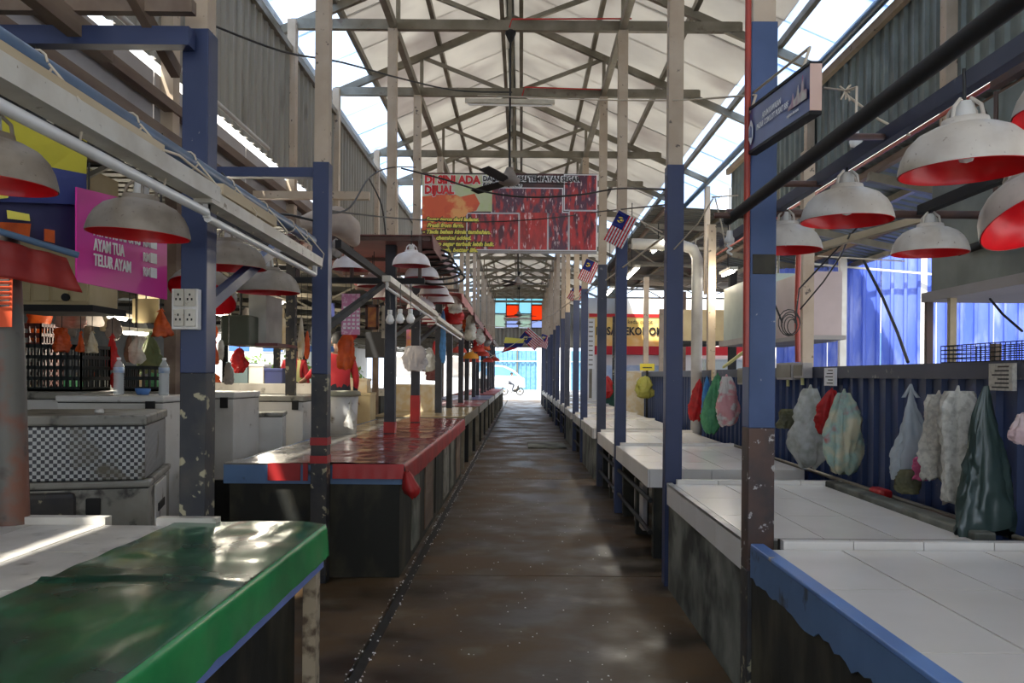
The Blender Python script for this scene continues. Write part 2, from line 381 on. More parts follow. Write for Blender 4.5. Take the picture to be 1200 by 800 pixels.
# end wall with coloured window ---------------------------------------------
EY = 45.6
we = bpy.data.objects.new('wall_end', None); COL.objects.link(we); tag(we, kind='structure')
WX0, WX1 = P(578.5, 366, EY).x, P(637.5, 366, EY).x; WZ0, WZ1 = 4.05, 5.68
pr = corr_profile(.8, .2, .03)
def end_panel(x0, x1, z0, z1f):
    n = max(2, int((x1-x0)/.1)); xs = [x0+(x1-x0)*i/n for i in range(n+1)]
    rows = [[Vector((x, EY-(.03 if i % 2 else 0), z0)) for i, x in enumerate(xs)], [Vector((x, EY-(.03 if i % 2 else 0), z1f(x))) for i, x in enumerate(xs)]]
    MB().grid(rows, sm=False).build('wall_sheet', M_clad, we, thick=.01)
end_panel(-2.6, WX0, 3.1, roof_z); end_panel(WX1, 3.45, 3.1, roof_z)
end_panel(WX0, WX1, 3.1, lambda x: WZ0); end_panel(WX0, WX1, WZ1, roof_z)
MB().box(-2.6, 3.4, EY-.1, EY+.02, 3.0, 3.12).build('lintel', M_steel, we)
win = bpy.data.objects.new('window_1', None); COL.objects.link(win); win.location = (0, EY, WZ0); tag(win, kind='structure')
MG = {n: mat('pane_'+n, c, rough=.3, trans=.75) for n, c in
      {'cyan': (.55, .85, .95), 'orange': (1, .20, .05), 'pale': (.62, .74, .66), 'lilac': (.60, .68, .95), 'lcyan': (.5, .85, .9)}.items()}
def wp(a, b, c, d, n):   # pane by fractions of the window
    X = lambda t: WX0+(WX1-WX0)*t
    Z = lambda t: WZ0+(WZ1-WZ0)*t
    MB().box(X(a)+.02, X(b)-.02, EY-.03, EY-.015, Z(c)+.02, Z(d)-.02).build('pane', MG[n], win)
    q = MB(); y0, y1 = EY-.06, EY
    q.box(X(a), X(b), y0, y1, Z(c)-.02, Z(c)+.02); q.box(X(a), X(b), y0, y1, Z(d)-.02, Z(d)+.02)
    q.box(X(a)-.02, X(a)+.02, y0, y1, Z(c), Z(d)); q.box(X(b)-.02, X(b)+.02, y0, y1, Z(c), Z(d))
    q.build('pane_frame', M_black if n != 'pale' else M_white, win)
for a in (0, .5):
    wp(a, a+.25, .46, 1, 'cyan'); wp(a+.01, a+.24, .02, .44, 'pale')
    wp(a+.25, a+.5, .76, 1, 'lcyan'); wp(a+.25, a+.5, .25, .75, 'orange'); wp(a+.25, a+.5, 0, .24, 'lilac')

M_char = mat('charcoal_paint', (.014, .016, .024), (.03, .033, .045), 3, .5, c3=(.16, .14, .11), s3=26, lo3=.68, hi3=.73, bump=.2)
# ================================================================== posts
def column(side, y, i):
    nm = ORD[i]
    if side == 'R':
        x0, x1 = 1.035, 1.155; lab = '%s blue and cream steel post in the row right of the aisle' % nm
    else:
        x0, x1 = -1.505, -1.39; y = y-.12 if i == 0 else y; lab = '%s blue and cream steel post in the row left of the aisle' % nm
    w = .06
    t = thing('steel_post', ((x0+x1)/2, y, 0), lab, 'post', 'posts right of the aisle' if side == 'R' else 'posts left of the aisle')
    zt = 3.12 if side == 'R' and i == 0 else 3.02
    bev = .004 if i < 4 else 0
    if side == 'R' and i == 0:
        MB().box(x0+.012, x1-.004, y-w-.004, y-w, 1.97, 2.06).build('soot_patch', M_mould, t, bevel=.003)
        MB().box(x0, x1, y-w, y+w, 0, .62).build('base_section', M_grime, t, bevel=bev)
        MB().box(x0, x1, y-w, y+w, .62, 1.27).build('bare_section', M_rust, t, bevel=bev)
        MB().box(x0, x1, y-w, y+w, 1.27, zt).build('painted_section', M_blue2, t, bevel=bev)
    elif side == 'L' and i < 2:
        MB().box(x0, x1, y-w, y+w, 0, 1.5).build('base_section', M_grime, t, bevel=bev)
        MB().box(x0, x1, y-w, y+w, 1.5, zt).build('painted_section', M_blue, t, bevel=bev)
        if i == 1:
            for k, z in enumerate((.86, .99)):
                MB().box(x0-.004, x1+.004, y-w-.004, y+w+.004, z, z+.055).build('red_band', M_redb, t)
    else:
        MB().box(x0, x1, y-w, y+w, 0, zt).build('painted_section', (M_char if side == 'L' else (M_blue if (i % 3) else M_navybeam)), t, bevel=bev)
        if side == 'L' and i in (2, 3):
            MB().box(x0-.004, x1+.004, y-w-.004, y+w+.004, .86, .98 if i == 2 else 1.22).build('red_band', M_redb, t)
    a = .008
    MB().box(x0+a, x1-a, y-w+a, y+w-a, zt, TIEZ-.07).build('upper_section', M_cream, t)
    return t
for i, y in enumerate(colY):
    column('R', y, i); column('L', y, i)

# roof trusses
def truss(y, i):
    t = thing('roof_truss', (AX, y, TIEZ), '%s grey steel roof truss spanning the aisle%s' % (ORD[i], ' in view, above the red hanging wire' if i == 0 else ''), 'truss', 'roof trusses over the aisle')
    MB().box(-2.58, 2.42, y-.035, y+.035, TIEZ-.055, TIEZ+.055).build('tie_beam', M_steel, t)
    zr = lambda x: roof_z(x)-.12
    for x in (-2.85, 3.28):
        MB().beam((AX, y, zr(AX)), (x, y, zr(x)), .06, .09).build('rafter', M_steel, t)
    for x in (-1.40, 1.10):
        MB().beam((x, y, TIEZ), (x, y, zr(x)), .045, .045).build('strut', M_steel, t)
        MB().beam((x, y+.02, zr(x)), (AX, y+.02, TIEZ), .045, .045).build('brace', M_steel, t)
    MB().beam((AX, y, TIEZ), (AX, y, zr(AX)), .04, .04).build('king_post', M_steel, t)
for i, y in enumerate(colY[2:]): truss(y+.05, i)

# ================================================================== counters
def tile_grid(parent, x0, x1, y0, y1, z, tw=.31, tl=.62, m=None, th=.012, gap=.007, anchor_x=None):
    m = m or M_tile
    nx = max(1, round((x1-x0)/tw)); ny = max(1, round((y1-y0)/tl)); dx = (x1-x0)/nx; dy = (y1-y0)/ny
    me = MB().box(gap/2, dx-gap/2, gap/2, dy-gap/2, -th, 0).mesh('tile', m)
    off = wloc(parent)
    for i in range(nx):
        for j in range(ny):
            o = link_mesh('tile', me, parent, Vector((x0+i*dx, y0+j*dy, z+random.uniform(-.0008, .0008)))-off)
def tile_row(parent, p, d, n, step, th, h, m=None, name='lip_tile'):
    """n upright tiles from p along axis d ('x' or 'y'); th thickness, h height"""
    m = m or M_tile; off = wloc(parent)
    b = MB().box(.002, step-.002, 0, th, 0, h) if d == 'x' else MB().box(0, th, .002, step-.002, 0, h)
    me = b.mesh(name, m)
    for i in range(n):
        q = Vector(p)+(Vector((step*i, 0, 0)) if d == 'x' else Vector((0, step*i, 0)))
        link_mesh(name, me, parent, q-off)

random.seed(4)
HR = .745      # right counter height
# --- right, nearest: blue edge, white tiles
t = thing('tiled_counter', (1.6, 2.4, 0), 'nearest right-hand stall counter, white tiled top with a bright blue painted edge', 'counter', 'right-hand stall counters')
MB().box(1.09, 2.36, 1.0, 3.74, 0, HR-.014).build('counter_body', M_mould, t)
MB().box(1.04, 1.10, .9, 3.85, HR-.012, HR+.006).build('edge_top', M_bluetop, t, bevel=.004)
# blue painted band, ragged lower border, in front of dark mouldy wall
rows_t = []; rows_b = []
n = 60
for i in range(n+1):
    y = .9+2.96*i/n
    rows_t.append(Vector((1.045, y, HR-.012)))
    rows_b.append(Vector((1.045, y, HR-.155-.035*noise.noise(Vector((y*4, 0, 3)))-.03*noise.noise(Vector((y*14, 0, 1))))))
MB().grid([rows_b, rows_t], sm=False).build('painted_band', M_bluewall, t, thick=.006)
MB().box(1.05, 1.10, .9, 3.86, 0, HR-.012).build('side_wall', M_mould, t)
tile_grid(t, 1.10, 2.34, .96, 3.75, HR)
tile_row(t, (1.16, 3.76, HR-.01), 'x', 4, .31, .05, .045)
MB().box(1.165, 2.38, 3.785, 3.86, HR-.05, HR+.028).build('lip_core', M_grout, t)
# --- right, second: grey concrete side, tile band
t = thing('tiled_counter', (1.6, 4.9, 0), 'second right-hand stall counter, white tiles over a grey concrete side wall', 'counter', 'right-hand stall counters')
MB().box(1.05, 2.2, 4.01, 6.04, 0, HR-.014).build('counter_body', M_conc, t)
tile_row(t, (1.036, 4.01, HR-.145), 'y', 4, .507, .012, .145, name='side_tile')
MB().box(1.036, 1.075, 4.01, 6.05, HR-.012, HR+.004).build('edge_top', M_tile2, t)
tile_grid(t, 1.08, 2.13, 4.01, 6.0, HR)
tile_row(t, (1.10, 6.0, HR-.01), 'x', 4, .29, .05, .04)
MB().box(2.14, 2.24, 4.01, 6.0, 0, HR+.035).build('back_curb', M_conc, t, bevel=.01)
# --- others
def open_counter(ya, yb, i, first=False, solid=False):
    t = thing('tiled_counter', (1.7, ya, 0), '%s right-hand stall counter, white tiled slab %s' % (ORD[i], 'on solid brown side walls' if solid else 'on open legs with pipe rails'), 'counter', 'right-hand stall counters')
    z = HR
    MB().box(1.055, 2.32, ya+.02, yb, z-.15, z-.014).build('slab', M_grout, t)
    nd = 4; st = (yb-ya)/nd
    tile_row(t, (1.04, ya, z-.15), 'y', nd, st, .014, .148, M_tile2 if i > 3 else M_tile, name='side_tile')
    tile_row(t, (1.055, ya, z-.15), 'x', 5 if i < 6 else 3, .253 if i < 6 else .42, .014, .148, name='side_tile')
    tile_grid(t, 1.04, 2.32, ya, yb-.06, z+.002, .32 if i < 6 else .64, .62 if i < 8 else 1.2)
    tile_row(t, (1.08, yb-.06, z-.005), 'x', 4 if i < 6 else 2, .31 if i < 6 else .62, .05, .04)
    if solid:
        MB().box(1.07, 2.3, ya+.04, yb-.04, 0, z-.15).build('counter_body', M_conc, t)
    else:
        for yl in (ya+.12, (ya+yb)/2, yb-.15):
            MB().box(1.10, 1.22, yl-.05, yl+.05, 0, z-.15).build('leg', M_mould, t)
        MB().box(1.9, 2.1, ya+.1, yb-.1, 0, z-.15).build('back_wall', M_mould, t)
        for zz in (.22, .48):
            MB().tube([(1.07, ya+.05, zz), (1.07, yb-.05, zz)], .02).build('pipe_rail', M_black, t)
        MB().box(1.13, 1.17, ya+.9, ya+1.5, .08, .5).build('loose_board', M_board, t)
spans = [(6.97, 9.34, 0), (9.51, 11.59, 0), (12.4, 14.84, 1), (14.99, 17.1, 0), (17.9, 20.34, 1), (20.48, 22.6, 0), (23.4, 25.83, 0), (25.97, 28.1, 1), (28.9, 31.32, 0), (31.46, 33.6, 0), (34.4, 36.81, 1), (36.95, 39.1, 0), (39.9, 42.3, 1)]
for i, (a, b, sld) in enumerate(spans): open_counter(a, b, i+2, solid=bool(sld))

# --- left counters
HL = .84; XL = -.855
t = thing('market_counter', (-2.1, 2.4, 0), 'nearest left-hand stall counter with white tiles behind the green sheet', 'counter', 'left-hand stall counters')
MB().box(-3.4, XL-.03, .8, 3.74, HL-.06, HL-.012).build('slab', M_grout, t)
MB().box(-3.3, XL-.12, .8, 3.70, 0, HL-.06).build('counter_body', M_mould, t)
MB().box(XL-.03, XL-.005, .8, 3.74, HL-.185, HL-.14).build('edge_strip', mat('pale_blue_edge', (.22, .32, .75), (.16, .25, .6), 4, .4), t)
MB().box(XL-.045, XL-.02, .8, 3.74, HL-.15, HL-.012).build('edge_board', M_mould, t)
MB().box(XL-.075, XL-.02, 3.66, 3.74, 0, HL-.15).build('leg', mat('peeling_leg', (.50, .42, .30), (.14, .10, .07), 14, .8, lo=.45, hi=.6), t)
tile_grid(t, -3.35, -1.49, .9, 3.70, HL-.002, .31, .62, M_tile2)
for a, b in ((-2.17, -1.80), (-1.58, -1.32)):
    MB().box(a, b, 3.70, 3.76, HL-.02, HL+.03).build('lip_tile', M_foam if 0 else M_tile2, t)
# green sheet
def wrinkle_sheet(x0, x1, y0, y1, z, drop, amp, nx=60, ny=120, sd=0, apron_drop=.14, fold=None):
    rows = []
    for j in range(ny+1):
        y = y0+(y1-y0)*j/ny; row = []
        for i in range(nx+1):
            x = x0+(x1-x0)*i/nx
            q = Vector((x*3, y*2, sd)); q2 = Vector((x*9, y*5, sd+3)); q3 = Vector((x*2.5+y*6, y*1.4, sd+7))
            h = amp*(.5+.5*noise.noise(q))+amp*.4*noise.noise(q2)+amp*.5*max(0, noise.noise(q3))
            if fold: h += .014*math.exp(-((y-fold-.06*math.sin(x*4))/.02)**2)
            ex = min(1, max(0, (x1-x)/.08)); h = h*ex
            row.append(Vector((x, y+.01*noise.noise(Vector((x*2, j*.1, sd))), z+.002+h)))
        for k in range(1, 7):     # hang over the edge
            t_ = k/6; a = apron_drop*(1+.10*noise.noise(Vector((y*3, 5, sd)))) 
            row.append(Vector((x1+.006+.008*t_+.007*t_*noise.noise(Vector((y*9, t_, sd))), y, z-a*t_)))
        rows.append(row)
    return rows
gr = wrinkle_sheet(-1.5, XL+.0, .8, 3.75, HL, .1, .012, sd=1, fold=2.65)
b = MB().grid(gr, 0)
nc = len(gr[0])-1
for i in range(len(b.m)):
    if i % nc >= nc-6: b.m[i] = 1
o = b.build('green_plastic_sheet', [M_green, M_greenb]); tag(o, 'glossy green plastic sheet spread over the nearest left counter', 'sheet')

# red counter
t = thing('market_counter', (-1.5, 9.5, 0), 'second left-hand stall counter, dark mouldy walls with blue painted band, under the red sheet', 'counter', 'left-hand stall counters')
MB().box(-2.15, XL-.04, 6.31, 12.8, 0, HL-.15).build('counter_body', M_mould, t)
MB().box(-2.19, XL-.02, 6.29, 12.85, HL-.15, HL-.012).build('slab', M_bluewall, t)
MB().box(-2.12, XL-.04, 6.6, 12.8, HL-.012, HL).build('counter_top', mat('wet_steel_top', (.30, .28, .25), (.18, .16, .13), 3, .12, .3, metal=.5, bump=.2), t)
MB().box(-2.19, XL-.02, 6.29, 6.6, HL-.012, HL).build('front_edge', mat('wet_steel_top', ()), t)
for k in range(6):
    y = 7.0+k*.95
    MB().box(XL-.05, XL-.03, y, y+.5+.2*(k % 2), .06, HL-.17).build('side_panel', [M_conc, M_wood, M_mould, M_coolerd][k % 4], t)
rr = wrinkle_sheet(-1.72, XL+.0, 6.27, 12.86, HL, .1, .012, nx=40, ny=140, sd=5, apron_drop=.15, fold=8.6)
b = MB().grid(rr, 0); nc = len(rr[0])-1
for i in range(len(b.m)):
    if i % nc >= nc-6: b.m[i] = 1
# front apron
fr = [[Vector((-1.38+(XL+1.38)*i/20, 6.262-.012*k/4-.004*math.sin(i*1.7)*k/4, HL+.003-.108*k/4)) for i in range(21)] for k in range(5)]
b.grid(fr, 1)
o = b.build('red_plastic_sheet', [M_red, M_redb]); tag(o, 'glossy red plastic sheet covering the second left counter', 'sheet')
for a, c in ((-1.86, -1.62), (-1.60, -1.565)):
    o = MB().box(a, c, 6.272, 6.284, HL-.125, HL+.004).build('red_plastic_scrap', M_redb)
    tag(o, 'wide red plastic scrap stuck on the blue counter band' if a < -1.7 else 'narrow red plastic strip stuck on the blue counter band', 'scrap')
# tied red corner knot
kn = MB(); rows = []
for i in range(7):
    tt = i/6; r = .022+.085*tt**.8 if i < 5 else (.07 if i == 5 else .02)
    rows.append([Vector((XL+.02+.05*tt+r*math.cos(a)*.75*(1+.3*math.sin(3*a)), 6.24+r*math.sin(a)*.6, HL-.05-.19*tt+.02*noise.noise(Vector((a, i, 0))))) for a in [2*math.pi*k/12 for k in range(13)]])
kn.grid(rows); o = kn.build('red_rag', M_redb); tag(o, 'bunched bright red rag hanging at the corner of the red sheet', 'rag')

def left_counter(ya, yb, i, mtop, desc, tops=True):
    t = thing('market_counter', (-1.5, ya, 0), '%s left-hand stall counter, %s' % (ORD[i], desc), 'counter', 'left-hand stall counters')
    MB().box(-2.4, XL-.04, ya, yb, HL-.12, HL-.01).build('slab', M_steel, t)
    MB().box(-2.38, XL-.06, ya+.02, yb-.02, HL-.01, HL).build('counter_top', mtop, t)
    MB().box(-2.3, -1.3, ya+.2, yb-.1, 0, HL-.12).build('counter_body', M_mould, t)
    MB().box(XL-.05, XL-.03, ya, yb, HL-.15, HL-.0).build('edge_board', M_steel, t)
    k = 0; y = ya+.05
    while y < yb-.2:
        MB().box(XL-.12, XL-.05, y-.04, y+.04, 0, HL-.12).build('leg', M_black if k % 2 else M_steel, t)
        y += 1.1; k += 1
    y = ya+.3; k = 0
    while y < yb-.9:
        MB().box(-1.25, XL-.16, y, y+.7, 0, .28+.25*((k*7) % 3)/2).build('stored_box', [M_coolerd, M_crate, M_bluecl, M_yel][(k*3+i) % 4], t)
        y += 1.2; k += 1
left_counter(13.6, 17.6, 2, mat('beige_top', (.55, .42, .22), (.62, .52, .34), 3, .2), 'beige wet top with a grey edge')
left_counter(18.3, 22.6, 3, mat('red_white_top', (.5, .03, .04), (.7, .6, .6), 2, .3, lo=.5, hi=.52), 'red and white top')
left_counter(23.3, 28.2, 4, mat('blue_white_top', (.10, .14, .45), (.6, .6, .65), 2, .3), 'blue and white top')
left_counter(28.9, 34.0, 5, M_redb, 'bright red top in the distance')
left_counter(34.7, 43.0, 6, M_redb, 'last one before the bright exit')

# black strip along the bottom of the drain gap
o = MB().box(-.85, -.79, -1, 45, -.044, -.02).build('trim_1', M_rub); tag(o, kind='structure')

# ================================================================== low blue wall right
wb = bpy.data.objects.new('wall_low_right', None); COL.objects.link(wb); tag(wb, kind='structure')
me = corr_wall('wall_sheet', M_navy, .3, 1.52)
WY0, WY1 = -11, 18
for i in range(WY0, WY1):
    o = link_mesh('wall_sheet', me, wb, (2.60, i+1, 0)); o.rotation_euler.z = math.pi
MB().box(2.53, 2.62, WY0, WY1, 1.50, 1.595).build('wall_rail', M_navybeam, wb)
MB().box(2.5, 2.62, WY0, WY1, 0, .32).build('wall_base', M_mould, wb)
MB().tube([(2.45, WY0, .72), (2.45, 10, .72)], .016).build('wall_conduit', M_steel, wb)
MB().box(2.36, 2.5, WY0, 11.4, .0, .50).build('wall_gutter', M_mould, wb)
# wall posts (cream) at the right wall line
for i, (px, Y0) in enumerate(((945, 7.75), (833, 11.5), (757, 17.6))):
    x = P(px, 400, Y0).x
    o = MB().box(x-.05, x+.05, Y0-.05, Y0+.05, 1.595 if x < 2.62 and x > 2.5 else 0, 3.55).build('steel_post', M_cream)
    tag(o, ['cream steel post beside the coiled cable on the low blue wall', 'cream steel post beside the fat off-white duct pipe', 'grey-brown steel post in front of the yellow shop sign'][i], 'post')
# duct pipe
o = MB().tube([(2.40, 11.7, 0), (2.40, 11.7, 3.12), (2.34, 11.7, 3.25), (2.2, 11.7, 3.3), (1.5, 11.7, 3.32)], .075, 14).build('duct_pipe', M_pipe)
tag(o, 'fat off-white duct pipe rising beside the wall and bending left', 'pipe')

# bright blue outside fence
fe = thing('sheet_fence', (7, 13, 0), 'bright sunlit blue corrugated fence outside beyond the low wall', 'fence')
A = P(948, 420, 13.6); B = P(1215, 420, 12.6)
dirv = (B-A); dirv.z = 0; L_ = dirv.length; dirv.normalize(); nrm = Vector((dirv.y, -dirv.x, 0))
npan = 9; pw = .78
for i in range(0, npan):
    a0 = A+dirv*(i*pw-.5); q = MB(); top = (3.25 if i < 1 else (3.55 if i < 4 else 3.3))
    prof = [(0, 0), (.12, 0), (.13, .06), (.17, .06), (.18, 0), (.31, 0), (.32, .06), (.36, .06), (.37, 0), (.50, 0), (.51, .06), (.55, .06), (.56, 0), (.70, 0), (.71, .06), (.75, .06), (.77, 0)]
    q.grid([[Vector((a0.x, a0.y, z))+dirv*d+nrm*(h+.02*math.sin(d*9+z*2+i)) for d, h in prof] for z in (0, .9, 1.7, 2.4, top)], sm=False)
    q.build('fence_sheet', M_fence, fe)
for px in (984, 1077):
    a0 = P(px, 400, 13.2)
    MB().box(a0.x-.05, a0.x+.05, 13.05, 13.15, 0, 3.35).build('fence_post', M_white, fe)
MB().beam(P(948, 309, 13.3), P(1100, 322, 12.9), .04, .03).build('fence_rail', M_white, fe)

# near right rails: pipe, rails, cross bar
o = MB().tube([(.985, 1.0, 2.26), (.975, 4.05, 2.245)], .024, 12).build('black_pipe', M_black)
tag(o, 'long black pipe running along the nearest right post toward the viewer', 'pipe')
o = MB().beam((1.38, .6, 2.42), (1.38, 5.9, 2.42), .04, .055).build('rail', M_navybeam)
tag(o, 'dark blue rail above the red lamps, parallel to the black pipe', 'rail')
o = MB().beam((1.6, .6, 2.50), (1.6, 2.9, 2.50), .03, .03).build('rail', M_brownst)
tag(o, 'thin brown rail above the lamps at the right edge', 'rail')
o = MB().beam((2.13, .6, 2.40), (2.13, 4.56, 2.40), .045, .05).build('rail', M_black)
tag(o, 'black rail behind the red lamps ending at the brown crossbar', 'rail')
o = MB().tube([(1.10, 4.60, 2.385), (3.3, 4.60, 2.385)], .022, 10).build('crossbar', M_brownst)
tag(o, 'brown crossbar behind the red lamps below the side roof', 'bar')
o = MB().tube([(1.1, 3.96, 2.40), (1.38, 3.96, 2.40)], .015, 8).build('bracket', M_brownst); tag(o, 'short brown bracket carrying the blue rail on the nearest right post', 'bracket')
o = MB().tube([(.985, 2.67, 2.255), (1.38, 3.25, 2.42)], .012, 8).build('bracket', M_brownst); tag(o, 'short brown bracket between the black pipe and the blue rail', 'bracket')
o = MB().tube([(.88, 3.93, 2.245), (1.03, 3.93, 2.245)], .014, 8).build('bracket', M_brownst); tag(o, 'short brown bracket at the pipe end on the nearest right post', 'bracket')
o = MB().beam((-1.54, .6, 2.285), (-1.54, 6.1, 2.285), .035, .035).build('rail', M_black)
tag(o, 'thin dark rail holding the dusty lamps on the left', 'rail')
o = MB().tube([P(877, -5, 3.84), P(875.5, 200, 3.84), P(874, 430, 3.84)], .014, 10).build('red_conduit', M_redpipe); tag(o, 'thin red conduit running down the nearest right post', 'pipe')
o = MB().tube([P(936, 290, 7.6), P(934, 350, 7.6), P(935, 424, 7.6)], .024, 10).build('red_conduit', M_redpipe); tag(o, 'red conduit on the cream post by the coiled cable', 'pipe')
o = MB().beam(P(958, 290, 6.0), P(1082, 256, 5.2), .05, .045).build('timber_batten', M_woodl); tag(o, 'pale timber batten slanting under the right side roof', 'batten')
# hanging galvanised hood box (right edge)
hx = 2.66; t = thing('hood_box', (2.95, 4.6, 2.02), 'big dull galvanised hood box hanging at the right edge above the low wall', 'hood')
MB().box(hx, 3.25, 3.0, 5.55, 2.06, 3.1).build('box_body', M_galv, t, bevel=.006)
MB().box(hx-.04, 3.3, 2.95, 5.6, 2.0, 2.06).build('bottom_rim', M_board, t)
for y in (4.1, 4.75): MB().tube([(hx-.03, y, 3.1), (hx-.03, y, 2.27)], .013).build('hanger_rod', M_brownst, t)
MB().tube([(hx-.05, 5.1, 2.26), (hx-.05, 3.2, 2.30)], .025).build('hanger_bar', M_black, t)
t = thing('hood_box', (3.2, 13, 2.0), 'pale green metal hood box behind the nearest right post', 'hood')
a, b2 = P(846, 375, 11.0), P(892, 345, 9.6)
MB().box(2.65, 3.4, 9.4, 11.2, 1.97, 2.65).build('box_body', mat('pale_green_metal', (.42, .50, .44), (.33, .40, .36), 3, .4), t)
MB().box(2.6, 3.45, 9.35, 11.25, 1.90, 1.97).build('bottom_rim', M_board, t)
MB().tube([(3.0, 10, 2.65), (3.0, 10, 3.9)], .015, 6).build('hanger_rod', M_steel, t)
t = thing('hood_box', (2.85, 8.5, 1.9), 'pinkish metal panel box beside the coiled cable', 'hood')
MB().box(2.65, 3.0, 8.0, 8.9, 1.9, 2.5).build('box_body', mat('pinkish_metal', (.55, .44, .42), (.48, .38, .36), 3, .5), t)
MB().box(2.62, 3.03, 7.97, 8.93, 1.86, 1.9).build('bottom_rim', M_board, t)
t = thing('hood_box', (2.9, 14.5, 2), 'cream hanging box behind the second right post', 'hood')
MB().box(2.7, 3.4, 14.2, 15.4, 2.1, 2.62).build('box_body', M_card, t)
MB().box(2.66, 3.44, 14.15, 15.45, 2.05, 2.1).build('bottom_rim', M_black, t)

MB().tube([(3.0, 14.8, 2.6), (3.0, 14.8, 3.9)], .015, 6).build('hanger_rod', M_steel, t)

# ================================================================== lamps
def lamp_proto(sh, inn, label, cat='lamp', bulb=True, R0=.19, cord=.25):
    t = thing('pendant_lamp', (0, 0, 0), label, cat)
    H = .135
    prof = [(R0, 0), (R0*1.0, .006), (R0*.985, .02), (R0*.94, .05), (R0*.85, .082), (R0*.70, .110), (R0*.50, .128), (R0*.36, H)]
    MB().lathe(prof, 36).lathe([(R0*.36, H), (R0*.34, H+.018), (R0*.22, H+.022)], 24).build('lamp_shade', sh, t)
    MB().lathe([(r-.004, z-.001) for r, z in prof]+[(0.001, H-.003)], 36).build('shade_lining', inn, t)
    MB().lathe([(.001, H+.075), (.026, H+.07), (.03, H+.02), (.03, H-.04), (.001, H-.042)], 14).build('lamp_socket', M_white, t)
    q = MB()
    for k in range(4):
        a = k*math.pi/2+.5; c, s = math.cos(a), math.sin(a)
        q.tube([(R0*.30*c, R0*.30*s, H+.018), (R0*.27*c, R0*.27*s, H+.05), (.02*c, .02*s, H+.078)], .006, 6)
    q.build('vent_strap', sh, t)
    if bulb:
        MB().lathe([(.001, H-.11), (.018, H-.105), (.026, H-.085), (.02, H-.055), (.012, H-.04)], 12).build('bulb', M_bulb, t)
    o = link_mesh('cord', MB().tube([(0, 0, 0), (0, 0, 1)], .005, 6).mesh('cord', M_cable), t, (0, 0, H+.07)); o.scale.z = cord
    return t
def place(o, loc, tilt=(0, 0, 0), label=None, group=None, sc=1, top=None):
    if top is not None:
        for c in o.children:
            if c.name.startswith('cord'): c.scale.z = max(.01, top-loc[2]-.205)
    o.location = loc; o.rotation_euler = tilt
    if sc != 1: o.scale = (sc,)*3
    if label: o['label'] = label
    if group: o['group'] = group
    return o
pr1 = lamp_proto(M_shade, M_redin, 'x')
used = [False]
def red_lamp(loc, label, tilt=(0, 0, 0), g='red-lined lamps over the right counters', proto=pr1, flag=used, sc=1, top=2.42):
    o = proto if not flag[0] else copy_tree(proto); flag[0] = True
    return place(o, loc, tilt, label, g, sc, top)
red_lamp((1.42, 4.60, 2.185), 'cream lamp with red inside, in front of the nearest right post')
red_lamp((1.375, 3.62, 2.165), 'second cream lamp with red inside, right of the nearest right post')
red_lamp((1.315, 2.53, 2.115), 'largest cream lamp with red inside, hanging at upper right', tilt=(0, R(-2), 0))
red_lamp((1.645, 2.50, 2.275), 'cream lamp with red inside cut by the right edge, higher up', tilt=(0, R(3), 0), top=2.5)
red_lamp((2.13, 4.46, 2.155), 'smaller-looking cream lamp in front of the galvanised hood box')
red_lamp((1.70, 2.80, 2.03), 'tilted cream lamp showing its red inside at the right edge', tilt=(R(-24), R(-12), 0), top=2.5)
pr2 = lamp_proto(M_shadeo, M_redin, 'x'); u2 = [False]
G2 = 'dusty lamps over the nearest left stalls'
red_lamp((-1.60, 2.55, 2.06), 'dusty brown-grey lamp cut by the left edge of the picture', g=G2, proto=pr2, flag=u2, top=2.285, tilt=(0, R(3), 0))
red_lamp((-1.485, 3.30, 2.03), 'dusty brown-grey lamp in front of the pink price board', g=G2, proto=pr2, flag=u2, top=2.285, tilt=(0, R(3), 0))
red_lamp((-1.535, 4.47, 2.05), 'dusty lamp just right of the nearest left post, red inside', g=G2, proto=pr2, flag=u2, top=2.285, tilt=(0, R(1), 0))
red_lamp((-1.565, 5.27, 2.0), 'dusty lamp beside the second left post, fourth from the edge', g=G2, proto=pr2, flag=u2, top=2.285)
red_lamp((-1.78, 4.75, 1.93), 'tilted lamp with red inside half hidden behind the nearest left post', g=G2, proto=pr2, flag=u2, top=2.285, tilt=(R(-28), R(10), 0))
pr3 = lamp_proto(M_shadew, M_redin2, 'x', cord=.12); u3 = [False]
G3 = 'white lamps under the maroon awning'
for i, (x, y, z) in enumerate([(-1.10, 8.47, 2.58), (-1.10, 9.35, 2.56), (-1.10, 10.0, 2.53), (-1.10, 10.7, 2.50), (-1.10, 11.5, 2.47)]):
    red_lamp((x, y, z), '%s of the white lamps along the aisle side under the maroon awning' % ORD[i], g=G3, proto=pr3, flag=u3, top=2.93)
for i, (x, y, z) in enumerate([(-1.77, 8.8, 2.58), (-1.72, 9.9, 2.52), (-1.75, 11.0, 2.48), (-1.5, 10.4, 2.44), (-1.35, 11.4, 2.38)]):
    red_lamp((x, y, z), '%s of the white lamps in the inner row under the maroon awning' % ORD[i], g=G3, proto=pr3, flag=u3, top=2.93)
